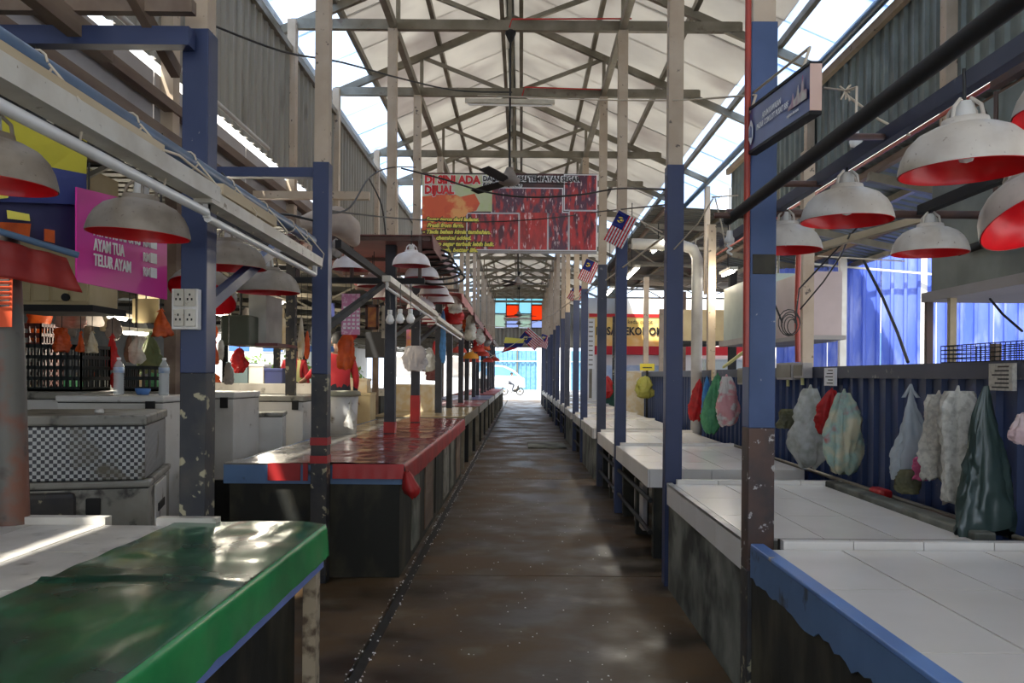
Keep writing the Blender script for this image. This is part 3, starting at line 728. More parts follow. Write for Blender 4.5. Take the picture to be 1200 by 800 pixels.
# far coloured shades
mo = mat('orange_red_shade', (.80, .10, .06), (.7, .08, .05), 4, .5, trans=.4); my = mat('amber_shade', (.85, .42, .05), rough=.5, trans=.4)
pr4 = lamp_proto(mo, mo, 'x', bulb=False, cord=.3); pr5 = lamp_proto(my, my, 'x', bulb=False, cord=.3); u4 = [False]; u5 = [False]
G4 = 'coloured lamps far down the left stalls'
for i, (px, py, Y) in enumerate([(538, 413, 21), (560, 412, 22), (566, 417, 24), (555, 424, 27), (572, 424, 30), (580, 423, 33), (545, 424, 31)]):
    red_lamp(P(px, py, Y), '%s orange-red lamp far down the left stalls' % ORD[i], g=G4, proto=pr4, flag=u4, top=2.75)
red_lamp(P(552, 420, 20), 'amber lamp among the orange-red lamps far down the left stalls', g=G4, proto=pr5, flag=u5, top=2.75)

for i, (px, Y) in enumerate([(538, 21), (560, 22), (566, 24), (555, 27), (572, 30), (580, 33), (545, 31), (552, 20)]):
    o = MB().beam((-2.3, Y, 2.76), (-.95, Y, 2.76), .03, .03).build('crossbar', M_black); tag(o, '%s thin bar holding the coloured lamps far down the left stalls' % ['first', 'second', 'third', 'fourth', 'fifth', 'sixth', 'seventh', 'eighth'][i], 'bar', 'bars over the far left stalls')
# bare bulbs under tube
def bulb_thing(p, label, m=M_bulb, L=.3):
    t = thing('light_bulb', p, label, 'bulb')
    MB().lathe([(.001, -.07), (.03, -.06), (.04, -.03), (.028, .005), (.018, .02)], 12, c=p).build('bulb_glass', m, t)
    MB().tube([p+Vector((0, 0, .02)), p+Vector((0, 0, .06))], .02, 8).build('bulb_socket', M_white, t)
    MB().tube([p+Vector((0, 0, .06)), p+Vector((0, 0, .06+L))], .004, 5).build('cord', M_cable, t)
for i, (px, py) in enumerate([(457, 371), (469, 370), (481, 370)]):
    bulb_thing(P(px, py, 7.6), '%s white bulb from the left hanging below the awning' % ['first', 'second', 'third'][i], L=.22)
bulb_thing(P(1003, 160, 5.2), 'small white bulb hanging from rope above the blue rail', L=.20)
t = thing('compact_bulb', P(855, 285, 5.4), 'white spiral compact bulb hanging left of the nearest right post', 'bulb')
p0 = P(855, 285, 5.4)
MB().tube([p0+Vector((.012*math.cos(a), .012*math.sin(a), -.07+.006*a)) for a in [k*.5 for k in range(24)]], .008, 6).build('bulb_glass', M_bulb, t)
MB().lathe([(.001, 0), (.03, .0), (.03, .03), (.022, .04), (.018, .08), (.001, .082)], 12, c=p0).build('bulb_socket', M_white, t)
MB().tube([p0+Vector((0, 0, .08)), p0+Vector((0, 0, .35))], .004, 5).build('cord', M_rope, t)

# ================================================================== fluorescent rigs
def fixture(a, b, label, hang=None, lit=False, w=.06, h=.05, drop=.075, batten=False, tube_r=.014):
    a, b = Vector(a), Vector(b); t = thing('tube_light', (a+b)/2, label, 'light', 'fluorescent tube lights')
    MB().beam(a, b, w, h).build('fixture_body', M_fix, t)
    d = (b-a).normalized()
    for q in (a+d*.04, b-d*.04): MB().beam(q, q-Vector((0, 0, drop)), .025, .02, up=(1, 0, 0)).build('tube_holder', M_white, t)
    dn = Vector((0, 0, -drop))
    MB().tube([a+d*.05+dn, b-d*.05+dn], tube_r, 10).build('tube', M_lit if lit else M_tubeoff, t)
    if hang:
        MB().tube([(a+b)/2, Vector(((a+b)/2).xy.to_tuple()+(hang,))], .008, 5).build('hanger_rod', M_black, t)
    if lit:
        ld = bpy.data.lights.new('tube_glow', 'POINT'); ld.energy = 22; ld.color = (1, .90, .72); ld.shadow_soft_size = .12
        lo_ = bpy.data.objects.new('tube_glow', ld); COL.objects.link(lo_); lo_.parent = t; lo_.location = (0, 0, -drop-.15)
    return t
XF = -1.2
fixture((XF, 1.3, 2.185), (XF, 3.28, 2.185), 'unlit white tube light nearest the viewer on the left rail', w=.075, h=.06, tube_r=.017)
fixture((XF, 3.2, 2.165), (XF, 4.98, 2.15), 'unlit white tube light ending at the second left post', w=.07, h=.05, tube_r=.015)
for i, (a, b2) in enumerate(((1.3, 2.88), (3.45, 4.2))):
    o = MB().beam((XF-.03, a, 2.245), (XF-.03, b2, 2.245), .04, .045).build('timber_batten', M_woodl)
    tag(o, ['cream timber batten on the nearest left tube light', 'short cream timber batten further along the left tube lights'][i], 'batten')
o = MB().tube([(-1.32, 1.0, 2.335), (-1.32, 5.35, 2.335)], .03, 14).build('blue_pipe', M_bluepipe); tag(o, 'blue-grey pipe carrying the tube lights along the left posts', 'pipe')
o = MB(); 
for y in (1.9, 2.3, 2.85, 3.35, 3.8, 4.3, 4.8, 5.1):
    o.tube([(-1.32+.036*math.cos(a), y+.004*a, 2.335+.036*math.sin(a)) for a in [k*.6 for k in range(11)]], .0035, 5)
    o.tube([(-1.28, y, 2.33), (-1.19, y+.02, 2.22), (-1.21, y+.03, 2.13)], .0035, 5)
o = o.build('tie_wires', M_rope); tag(o, 'pale tie wires lashing the tube lights to the blue-grey pipe', 'wire', kind='stuff')
o = MB().tube([(-1.27, 2.88, 2.27), (-1.25, 3.1, 2.29), (-1.26, 3.5, 2.275), (-1.24, 3.75, 2.24), (-1.22, 3.95, 2.23), (-1.23, 4.02, 2.18)], .005, 6).build('lamp_cable', M_rope); tag(o, 'cream cable looping over the second left tube light', 'cable')
fixture((-1.13, 7.1, 2.30), (-1.12, 11.0, 2.28), 'cream tube light run below the awning on the left', w=.07, h=.05)
fixture((-1.12, 11.1, 2.25), (-1.1, 15.5, 2.22), 'cream tube light run further down the left stalls', w=.07, h=.05)
# lit ones in the left hall
litL = [((313, 346), (334, 353), 11, 'lit tube light highest between the two nearest left posts'), ((296, 373), (322, 381), 12, 'lit tube light above the white freezers in the left hall'),
        ((297, 362), (312, 367), 15, 'small lit tube light deeper in the left hall'), ((246, 361), (267, 368), 10, 'lit tube light beside the green hanging box'),
        ((122, 366), (152, 371), 9, 'lit tube light seen through the stall behind the bottles'), ((140, 385), (178, 388), 8.5, 'long lit tube light above the hanging bags behind the bottles')]
for (a, b2, Y, lab) in litL: fixture(P(*a, Y), P(b2[0], b2[1], Y+.3), lab, hang=3.1, lit=True, w=.10, h=.04, drop=.035, tube_r=.018)
litR = [((765, 293), (779, 279), 13, 'lit tube light behind the second right post'), ((734, 325), (747, 312), 16, 'lit tube light left of the second right post'),
        ((847, 320), (860, 314), 12, 'lit tube light by the pale green hood box'), ((711, 344), (718, 336), 20, 'distant lit tube light between the right posts')]
for (a, b2, Y, lab) in litR: fixture(P(*a, Y), P(b2[0], b2[1], Y-1.5), lab, hang=4.6 if Y > 15 else 3.7, lit=True, w=.10, h=.04, drop=.035, tube_r=.02)
# ceiling fixture under the second truss
fixture(P(545, 118, 11.6), P(650, 120, 11.6), 'unlit cream tube light fixed under the second roof truss', w=.06, h=.06, drop=.05)
fixture(P(590, 373, 36), P(622, 373, 36), 'distant tube light in front of the coloured end window', hang=TIEZ, w=.1, h=.1, drop=.1)

# ================================================================== fans
def fan(loc, label, rod, blades=3, rot=0, sc=1.0):
    loc = Vector(loc); t = thing('ceiling_fan', (0, 0, 0), label, 'fan', 'ceiling fans down the aisle')
    MB().tube([(0, 0, .08), (0, 0, rod)], .011, 8).build('down_rod', M_black, t)
    MB().lathe([(.001, rod-.12), (.02, rod-.12), (.06, rod-.03), (.06, rod), (.001, rod)], 16).build('canopy_cup', M_black, t)
    MB().lathe([(.001, -.06), (.07, -.055), (.12, -.03), (.12, .01), (.085, .04), (.06, .08), (.035, .14), (.001, .145)], 20).build('motor_housing', mat('fan_housing', (.20, .17, .15), rough=.45), t)
    for k in range(blades):
        a = rot+k*2*math.pi/blades; c, s = math.cos(a), math.sin(a)
        q = MB(); rows = []
        for j, rr in enumerate((.10, .2, .45, .68)):
            wd = (.03, .06, .065, .055)[j]
            rows.append([Vector((c*rr-s*u*wd, s*rr+c*u*wd, -.02+u*.014)) for u in (-1, 1)])
        q.grid(rows, sm=False); q.build('fan_blade', M_black, t, thick=.008)
    t.location = loc; t.scale = (sc,)*3
    return t
fan(P(597, 211, 9.5), 'nearest black ceiling fan hanging in front of the red banner', TIEZ-P(597, 211, 9.5).z-.05, rot=R(8))
for i, (px, py, Y) in enumerate([(607, 331, 20.5), (608, 369, 31.5), (608, 379, 37)]):
    p = P(px, py, Y); fan(p, ['small ceiling fan beyond the banner', 'tiny ceiling fan in front of the end window', 'farthest ceiling fan low in front of the end window'][i], TIEZ-p.z-.05, rot=R(20*i))

# ================================================================== stall frames left
o = MB().beam((-1.36, 6.3, 2.46), (-1.36, 46, 2.42), .045, .06).build('rail', M_black); tag(o, 'long dark rail running down the left row of posts', 'rail')
def cross(y, z, x0, x1, lab, m=M_blue, w=.07, h=.07):
    o = MB().beam((x0, y, z), (x1, y, z), w, h).build('crossbar', m); tag(o, lab, 'bar')
cross(3.70, 2.95, -2.3, -1.44, 'dark blue crossbar on the nearest left post under the timber ledge', h=.08)
cross(6.17, 2.95, -2.25, -1.47, 'dark blue crossbar on top of the second left post')
cross(7.9, 3.15, -2.5, -1.42, 'rusty cream crossbar behind the second left post', M_cream)
cross(8.75, 2.46, -2.6, -1.0, 'dark crossbar below the maroon awning', M_black, .05, .06)
o = MB().beam((-2.35, 3.62, 3.05), (-1.40, 3.62, 3.05), .05, .055).build('timber_ledge', M_wood); tag(o, 'brown timber ledge above the blue crossbar at upper left', 'batten')
o = MB().beam((-1.93, .5, 3.03), (-1.93, 3.95, 2.98), .06, .09).build('timber_beam', M_wood); tag(o, 'brown timber beam coming toward the viewer at upper left', 'beam')
o = MB().beam((-1.62, 3.45, 3.09), (-1.62, 3.98, 2.90), .04, .06).build('timber_block', M_wood); tag(o, 'short timber block across the ledge at upper left', 'batten')
o = MB().tube([(-2.2, 1.2, 2.78), (-1.95, 3.3, 2.72), (-1.95, 3.5, 2.70), (-1.95, 3.52, 2.5)], .014, 8).build('conduit', M_fix); tag(o, 'thin cream conduit bending down at upper left', 'pipe')
def brace(p, q, lab, m=M_blue, w=.05):
    o = MB().beam(p, q, w, w).build('diagonal_brace', m); tag(o, lab, 'brace')
brace((-1.44, 3.88, 1.80), (-1.42, 5.1, 2.30), 'diagonal blue brace rising from the nearest left post')
brace((-1.44, 6.23, 1.83), (-1.40, 8.7, 2.43), 'diagonal dark brace rising from the second left post', M_black)
brace((-1.44, 9.53, 1.93), (-1.38, 12.4, 2.42), 'diagonal dark brace rising from the third left post', M_black)
brace((-1.44, 11.73, 1.93), (-1.38, 14.6, 2.42), 'diagonal dark brace rising from the fourth left post', M_black)
# maroon awning
aw = thing('awning', (-1.8, 10, 2.9), 'maroon sheet awning above the white lamps on the left', 'awning')
MB().add([(-2.5, 8.75, 2.93), (-.93, 8.75, 2.93), (-.93, 12.0, 2.93), (-2.5, 12.0, 2.93)], [(0, 1, 2, 3)]).build('awning_sheet', M_maroon, aw, thick=.01)
MB().add([(-.93, 8.75, 2.95), (-.93, 12.0, 2.95), (-.91, 12.0, 2.78), (-.91, 8.75, 2.78)], [(0, 1, 2, 3)]).build('awning_edge', M_maroon, aw, thick=.008)
for y in (8.8, 10.4, 11.9): MB().beam((-2.5, y, 2.90), (-.95, y, 2.90), .03, .04).build('awning_rib', M_brownst, aw)
for x in (-2.3, -1.75, -1.05): MB().beam((x, 8.76, 2.48), (x, 8.76, 2.92), .035, .035).build('awning_prop', M_brownst, aw)
# inner posts left hall
for i, (x, y) in enumerate([(-2.62, 9.7), (-2.99, 7.30), (-4.4, 11), (-4.3, 15), (-6.6, 13), (-6.6, 19), (-4.3, 20), (-2.6, 15.2), (-2.6, 21), (-4.3, 27), (-2.6, 28), (-6.6, 26)]):
    z0 = .18 if x < -5 else 0
    o = MB().box(x-.05, x+.05, y-.05, y+.05, z0, 3.12 if x > -5 else 3.15).build('hall_post', [M_grime, M_wood, M_black][i % 3])
    tag(o, '%s dark post inside the left hall' % ORD[i], 'post', 'posts inside the left hall')
for i, y in enumerate((9.7, 15.1, 20.5, 27.5)):
    o = MB().beam((-8.9, y, 2.7), (-2.5, y, 2.7), .05, .05).build('hall_crossbar', M_black); tag(o, '%s dark crossbar spanning the left hall' % ORD[i], 'bar', 'crossbars in the left hall')
# dark wall added to close off the white gap behind the left hall
wf = MB().box(-9.3, -9.2, -12, 23, .18, 3.1).build('wall_added_left', M_dark); tag(wf, kind='structure')
# right far rails
for i, (px, Y) in enumerate(((757, 30), (704, 38))): pass

# ================================================================== text helper
def text(parent, body, p, xdir, updir, size, m, extr=.002, bold=.0, align='LEFT', shear=0, fit=None):
    cu = bpy.data.curves.new('lettering', 'FONT'); cu.body = body; cu.size = size; cu.extrude = extr; cu.offset = bold
    cu.align_x = align; cu.shear = shear; cu.resolution_u = 2
    o = bpy.data.objects.new('tmp', cu); me = bpy.data.meshes.new_from_object(o); bpy.data.objects.remove(o)
    xd = Vector(xdir).normalized(); n = xd.cross(Vector(updir)).normalized(); ud = n.cross(xd)
    w = max(v.co.x for v in me.vertices) - min(v.co.x for v in me.vertices) if me.vertices else 1
    sx = fit/w if fit else 1
    me.transform(Matrix.Diagonal((sx, 1, 1, 1)))
    me.transform(Matrix((xd, ud, n)).transposed().to_4x4()); me.materials.append(m)
    return link_mesh('lettering', me, parent, Vector(p)-wloc(parent))

# ---- red meat banner
BY = 11.60
bl, brr = P(495, 204, BY).x, P(700, 204, BY).x; bt, bb = P(600, 203, BY).z, P(600, 297, BY).z
bn = thing('banner', ((bl+brr)/2, BY, bb), 'red butcher banner with meat pictures hung across the aisle', 'banner')
m_meat = mat('banner_meat_print', (.55, .03, .03), (.09, .015, .03), 9, .35, lo=.42, hi=.60, c3=(.95, .72, .70), s3=16, lo3=.60, hi3=.72, stretch=(1.8, 1, .55))
m_meat2 = mat('banner_meat_print_dark', (.10, .03, .06), (.50, .04, .04), 10, .35, lo=.48, hi=.60, c3=(.95, .72, .70), s3=18, lo3=.60, hi3=.72, stretch=(1.8, 1, .55))
m_meat3 = mat('banner_meat_print_red', (.62, .04, .035), (.30, .02, .02), 8, .35, c3=(.95, .72, .70), s3=12, lo3=.60, hi3=.72, stretch=(1.8, 1, .55))
m_face = mat('banner_orange_print', (.80, .12, .03), (.60, .05, .02), 4, .35, lo=.45, hi=.65, c3=(.9, .4, .12), s3=5, lo3=.58, hi3=.66)
m_bg = mat('banner_backing', (.03, .02, .02), (.14, .03, .03), 3, .4)
m_grn = mat('banner_green_print', (.55, .62, .30), (.70, .66, .55), 3, .35)
BX = lambda u: bl+(brr-bl)*u
BZ = lambda v: bt-(bt-bb)*v
MB().box(bl, brr, BY, BY+.006, bb, bt).build('banner_sheet', m_bg, bn)
MB().box(bl, brr, BY-.004, BY, bb, bb+.035).build('bottom_border', M_board, bn)
def pic(u0, u1, v0, v1, m, frame=True, nm='picture'):
    if frame: MB().box(BX(u0)-.014, BX(u1)+.014, BY-.004, BY-.001, BZ(v0)+.014, BZ(v1)-.014).build('picture_border', M_lett, bn)
    MB().box(BX(u0), BX(u1), BY-.008, BY-.004, BZ(v0), BZ(v1)).build(nm, m, bn)
pic(0, .40, .02, .48, m_grn, False)
q = MB()   # orange blurred head-like shape
pts = [(0, .30), (.08, .28), (.16, .25), (.22, .30), (.30, .26), (.33, .38), (.31, .47), (.26, .50), (.22, .66), (.12, .70), (0, .72)]
q.add([(BX(u), BY-.011, BZ(v)) for u, v in pts], [tuple(range(len(pts)))[::-1]]); q.build('orange_shape', m_face, bn)
pic(.40, .80, .19, .49, m_meat2); pic(.815, .995, .02, .45, m_meat2)
pic(.26, .55, .51, .95, m_meat); pic(.56, .715, .49, .95, m_meat3); pic(.725, .835, .49, .95, m_meat2); pic(.845, .995, .47, .95, m_meat)
pic(0, .25, .54, .97, mat('banner_dark_green', (.06, .05, .02), (.35, .06, .02), 4, .4), False)
X_, U_ = (1, 0, 0), (0, 0, 1)
def bt_(s_, u, v, size, m, **k): text(bn, s_, (BX(u), BY-.014, BZ(v)), X_, U_, size, m, **k)
for s_, u, v, sz, fit in (('DI SINI ADA', .012, .135, .150, .76), ('DIJUAL', .012, .262, .150, .40)):
    text(bn, s_, (BX(u), BY-.012, BZ(v)), X_, U_, sz, M_lett, bold=.015, fit=fit+.02)
    text(bn, s_, (BX(u)+.004, BY-.018, BZ(v)), X_, U_, sz, M_redl, bold=.008, fit=fit)
for s_, u, v, sz, fit in (('DAGING LEMBU TEMPATAN SEGAR', .345, .10, .095, 1.32), ('(LOCAL BEEF ONLY)', .345, .165, .06, .55)):
    text(bn, s_, (BX(u), BY-.012, BZ(v)), X_, U_, sz, M_lett, bold=.012, fit=fit+.01)
    text(bn, s_, (BX(u)+.003, BY-.018, BZ(v)), X_, U_, sz, M_blackl, bold=.003, fit=fit)
for s_, u, v, fit in (('- Segar terus dari ladang.', .0, .605, .76), ('Fresh from farm.', .025, .68, .50), ('- Tiada bahan kimia tambahan.', .0, .76, .92), ('No chemical added.', .025, .835, .60), ('Hidup segar terbaik lebih baik.', .03, .91, .90), ('Fresh, better life.', .08, .985, .56)):
    text(bn, s_, (BX(u)+.01, BY-.012, BZ(v)), X_, U_, .075, M_blackl, bold=.012, shear=.25, fit=fit+.01)
    text(bn, s_, (BX(u)+.012, BY-.018, BZ(v)), X_, U_, .075, M_yell, bold=.004, shear=.25, fit=fit)
for i, (a, b2) in enumerate((((bl, BY, bt), (-1.44, 11.62, bt+.05)), ((brr, BY, bt), (1.09, 11.62, bt+.05)), ((bl, BY, bb), (-1.44, 11.62, bb)), ((brr, BY, bb), (1.09, 11.62, bb)))):
    MB().tube([a, b2], .006, 5).build('tie_cord', M_rope, bn)

# ---- blue sign board on the nearest right post
SX = 1.015
A0, A1 = P(885, 177, 3.83), P(893, 131, 3.83); B1, B0 = P(963, 77, 3.02), P(962, 130, 3.02)
sg = thing('sign_board', (SX, 3.4, 2.5), 'blue sign board with white lettering fixed to the nearest right post', 'sign')
p00 = Vector((SX, 3.86, A0.z)); p01 = Vector((SX, 3.86, A0.z+.185)); p10 = Vector((SX, 3.02, B0.z)); p11 = Vector((SX, 3.02, B0.z+.165))
dx = Vector((.035, 0, 0))
MB().add([p00, p10, p11, p01, p00+dx, p10+dx, p11+dx, p01+dx], [(3, 2, 1, 0), (4, 5, 6, 7), (0, 1, 5, 4), (1, 2, 6, 5), (2, 3, 7, 6), (3, 0, 4, 7)]).build('board', mat('sign_blue', (.02, .035, .16), (.035, .06, .24), 3, .3), sg)
e = Vector((-.004, -.006, 0))
MB().add([p10+e, p11+e, p11+dx-e*0+Vector((.003, -.006, 0)), p10+dx+Vector((.003, -.006, 0))], [(0, 1, 2, 3)]).build('end_cap', mat('pinkish_cap', (.62, .42, .34), rough=.5), sg, thick=.004)
MB().beam(p00-Vector((-.018, 0, .006)), p10-Vector((-.018, 0, .006)), .045, .012).build('frame_edge', M_black, sg)
MB().beam(p01+Vector((.018, 0, .006)), p11+Vector((.018, 0, .006)), .045, .012).build('frame_edge', M_black, sg)
xd = (p10-p00).normalized(); ud = Vector((0, 0, 1)); L0 = (p10-p00).length; off = Vector((-.006, 0, 0))
def sp(u, v): return p00.lerp(p10, u)+Vector((0, 0, .17*v))+off
text(sg, 'ADUN KAWASAN', sp(.30, .60), xd, ud, .034, M_lett, extr=.0003, bold=.0006, fit=.26)
text(sg, 'PASAR COM LOT PUSAT BBF', sp(.20, .40), xd, ud, .034, M_lett, extr=.0003, bold=.0006, fit=.44)
text(sg, 'sejahtera bersama', sp(.70, .16), xd, ud, .018, M_lett, extr=.0003, fit=.14)
q = MB(); c = sp(.09, .45); hexp = [c+xd*(.045*math.cos(a))*.8+ud*(.055*math.sin(a)) for a in [math.pi/6+k*math.pi/3 for k in range(6)]]
q.add(hexp, [tuple(range(6))]); q.build('emblem', M_lett, sg, thick=.002)
c2 = c+off*.5; q = MB(); q.add([c2+xd*x+ud*z for x, z in ((-.02, -.02), (.022, -.026), (.018, .022), (-.004, .03))], [(0, 1, 2, 3)]); q.build('emblem_mark', mat('sign_blue', ()), sg, thick=.002)
q = MB(); sk = [(.72, .30), (.97, .30), (.97, .50), (.93, .52), (.92, .85), (.90, .52), (.87, .50), (.86, .72), (.84, .50), (.80, .45), (.79, .62), (.77, .42), (.73, .38)]
q.add([sp(u, v) for u, v in sk], [tuple(range(len(sk)))]); q.build('skyline_picture', mat('skyline_print', (.65, .62, .55), (.35, .08, .2), 14, .5), sg, thick=.002)
for u in (.05, .9):
    MB().tube([sp(u, 1.0)-off, Vector((1.04, sp(u, 0).y, sp(u, 1).z+.08)), Vector((1.05, 3.95, sp(.0, 1).z+.12))], .006, 5).build('hanger_wire', M_rope, sg)

# ---- pink price board
pa, pb_ = P(89, 219, 3.75), P(195, 245, 4.5); pc, pd = P(89, 330, 3.75), P(195, 351, 4.5)
pk = thing('price_board', (pa+pb_)/2-Vector((0, 0, .3)), 'bright pink price board with white lettering behind the dusty lamp', 'sign')
MB().add([pa, pb_, pd, pc], [(0, 3, 2, 1)]).build('board', M_pink, pk, thick=.008)
xd = (pd-pc); W_ = xd.length; xd.normalize(); nrm = xd.cross(Vector((0, 0, 1))).normalized()
def pp(u, v): return (pa.lerp(pb_, u)).lerp(pc.lerp(pd, u), v)+nrm*.010
def prow(s_, v, fit):
    p = pp(.15, v); text(pk, s_, p, pp(.6, v)-p, U_, .078, M_lett, bold=.001, fit=fit)
    p = pp(.685, v+.004); text(pk, 'RM', p, pp(.8, v)-p, U_, .065, M_lett, bold=.0006, fit=.075*W_)
    a, b2, c_, d_ = pp(.775, v-.105), pp(.85, v-.105), pp(.85, v+.005), pp(.775, v+.005)
    MB().add([a, b2, c_, d_], [(0, 3, 2, 1)]).build('price_patch', M_lett, pk, thick=.004)
prow('AYAM DAGING', .30, .46*W_); prow('AYAM KAMPUNG', .47, .50*W_); prow('AYAM TUA', .63, .32*W_); prow('TELUR AYAM', .79, .39*W_)
for u in (.1, .9): MB().tube([pp(u, 0), pp(u, 0)+Vector((0, 0, .12))], .004, 5).build('hanger_wire', M_cable, pk)

# ---- near left cloths and signs
def quad_cloth(name, c, m, label, cat, nx=14, nz=10, wav=.012, sd=0, thick=.004):
    rows = []
    for j in range(nz+1):
        v = j/nz; a = c[0].lerp(c[3], v); b = c[1].lerp(c[2], v); row = []
        for i in range(nx+1):
            p = a.lerp(b, i/nx); p = p+Vector((.6, -.8, 0))*wav*(math.sin(i*1.3+sd+v*2)+noise.noise(Vector((i*.5, j*.4, sd))))
            row.append(p)
        rows.append(row)
    o = MB().grid(rows).build(name, m, thick=thick); tag(o, label, cat); return o
bq = thing('stall_banner', P(50, 215, 3.75), 'yellow and dark blue stall banner behind the lamp at the left edge', 'banner')
def bpart(nm, pts, m, Y=(3.4, 3.85), dz=0):
    ps = [P(px, py, Y[0]+(Y[1]-Y[0])*(px+40)/142+dz) for px, py in pts]
    MB().add(ps, [tuple(range(len(ps)))]).build(nm, m, bq, thick=.004)
bpart('yellow_panel', [(-40, 120), (102, 165), (101, 204), (60, 196), (-40, 178)], M_yel)
bpart('blue_panel', [(-40, 178), (60, 196), (101, 204), (101, 240), (-40, 235)], mat('banner_blue', (.04, .06, .22), (.03, .04, .16), 3, .5))
bpart('dark_panel', [(-40, 235), (92, 238), (90, 300), (-40, 262)], mat('banner_navy', (.015, .02, .07), (.03, .03, .09), 3, .4), dz=.02)
bpart('orange_panel', [(-40, 258), (36, 262), (34, 280), (-40, 262)], M_orange, dz=-.02)
bpart('yellow_streak', [(8, 246), (34, 251), (35, 259), (9, 256)], M_yell, dz=-.03)
bpart('yellow_mark', [(-2, 227), (8, 229), (12, 224), (9, 232), (-2, 233)], M_yell, dz=-.03)
bpart('orange_patch', [(52, 268), (64, 270), (64, 285), (52, 282)], M_orange, dz=-.03)
o = MB().tube([P(-30, 262, 3.4), P(92, 299, 3.62)], .014, 8).build('rail', M_bluepipe); tag(o, 'teal rail under the stall banner at the left edge', 'rail')
o = MB().box(P(36, 250, 3.7).x, P(46, 250, 3.7).x, 3.66, 3.72, P(40, 285, 3.7).z, 2.9).build('hall_post', M_black); tag(o, 'short black upright in front of the stall banner', 'post')
quad_cloth('red_cloth', [P(-30, 272, 3.4), P(78, 302, 3.7), P(96, 343, 3.75), P(-30, 318, 3.4)], mat('red_cloth', (.38, .03, .02), (.28, .02, .02), 4, .5, trans=.3), 'sagging red plastic cloth under the teal rail at left', 'cloth')
# round pole and orange notice
o = MB().tube([P(14, 645, 3.72), P(8, 430, 3.72), P(-4, 180, 3.72)], .074, 16).build('round_pole', mat('rusty_pole', (.16, .065, .04), (.11, .105, .09), 4, .5, lo=.44, hi=.54, c3=(.05, .035, .03), s3=6, lo3=.58, hi3=.66, bump=.3)); tag(o, 'rusty round pole at the left edge beside the white tiles', 'pole')
nt_ = thing('notice_board', P(5, 380, 3.6), 'orange notice fixed to the rusty round pole', 'sign')
MB().add([P(-14, 315, 3.62), P(15, 315, 3.62), P(14, 383, 3.62), P(-14, 383, 3.62)], [(0, 3, 2, 1)]).build('board', mat('orange_board', (.75, .10, .03), (.6, .06, .02), 5, .5), nt_, thick=.004)
for k in range(7):
    a, b2 = P(-8, 322+k*6, 3.61), P(11, 322+k*6, 3.61); MB().beam(a, b2, .004, .008).build('text_line', M_rust, nt_)
# switch panel on nearest left post
sw = thing('switch_panel', P(219, 386, 3.74), 'cream electrical switch panel on the nearest left post', 'switch')
a, b2 = P(204, 386, 3.74), P(235, 339, 3.74)
MB().box(a.x, b2.x, 3.71, 3.755, a.z, b2.z).build('panel_box', M_white, sw, bevel=.004)
for r_ in range(2):
    for c_ in range(2):
        x = a.x+.012+c_*.050; z = a.z+.012+r_*.088
        MB().box(x, x+.044, 3.700, 3.711, z, z+.075).build('socket', M_fix, sw, bevel=.003)
        for dx_, dz_ in ((.012, .03), (.03, .03), (.021, .05)): MB().box(x+dx_-.003, x+dx_+.003, 3.697, 3.7005, z+dz_-.005, z+dz_+.005).build('socket_hole', M_black, sw)

# ================================================================== left chests
def chest(name, cx, cy, z0, z1, w, d, rot, mb, ml, label, lid=.06, handle=True, cat='freezer', mside=None, hi=True):
    t = thing(name, (cx, cy, z0), label, cat); t.rotation_euler.z = rot
    h = z1-z0
    def part(b, nm, m, bev=.008): 
        o = link_mesh(nm, b.mesh(nm, m), t)
        if bev: md = o.modifiers.new('b', 'BEVEL'); md.width = bev; md.segments = 2; md.limit_method = 'ANGLE'
        return o
    part(MB().box(-w/2, w/2, -d/2, d/2, .0, h-lid-.006), 'chest_body', mb)
    part(MB().box(-w/2-.01, w/2+.01, -d/2-.01, d/2+.01, h-lid, h), 'lid', ml, .012)
    part(MB().box(-w/2+.004, w/2-.004, -d/2+.004, d/2-.004, h-lid-.008, h-lid+.002), 'seal', M_rub, 0)
    if handle:
        part(MB().box(w/2-.12, w/2-.05, -d/2-.03, -d/2-.008, h-lid-.09, h-lid+.01), 'latch', M_black, .004)
    return t, part
ck = bpy.data.materials.new('checkered_print'); ck.use_nodes = True; t_ = ck.node_tree; bs = t_.nodes['Principled BSDF']
cn = t_.nodes.new('ShaderNodeTexChecker'); cn.inputs['Color1'].default_value = (.50, .51, .50, 1); cn.inputs['Color2'].default_value = (.012, .013, .02, 1); cn.inputs['Scale'].default_value = 46
tcn = t_.nodes.new('ShaderNodeTexCoord'); mpn = t_.nodes.new('ShaderNodeMapping'); mpn.inputs['Location'].default_value = (.004, .004, .004)
nn = t_.nodes.new('ShaderNodeTexNoise'); nn.inputs['Scale'].default_value = 5; rm = t_.nodes.new('ShaderNodeMapRange'); rm.inputs[1].default_value = .56; rm.inputs[2].default_value = .72
mxn = t_.nodes.new('ShaderNodeMix'); mxn.data_type = 'RGBA'; mxn.inputs[7].default_value = (.10, .085, .05, 1)
t_.links.new(tcn.outputs['Object'], mpn.inputs[0]); t_.links.new(mpn.outputs[0], cn.inputs[0]); t_.links.new(cn.outputs[0], mxn.inputs[6])
t_.links.new(tcn.outputs['Object'], nn.inputs[0]); t_.links.new(nn.outputs[0], rm.inputs[0]); t_.links.new(rm.outputs[0], mxn.inputs[0]); t_.links.new(mxn.outputs[2], bs.inputs['Base Color']); bs.inputs['Roughness'].default_value = .4
t, part = chest('cooler_chest', -2.80, 5.48, .86, 1.245, .85, 1.0, R(16), ck, M_coolerd, 'chest with black and white checkered sides behind the rusty pole', handle=False, cat='cooler')
part(MB().box(-.41, .41, -.49, .49, .0, .005), 'base_plate', M_rub, 0)
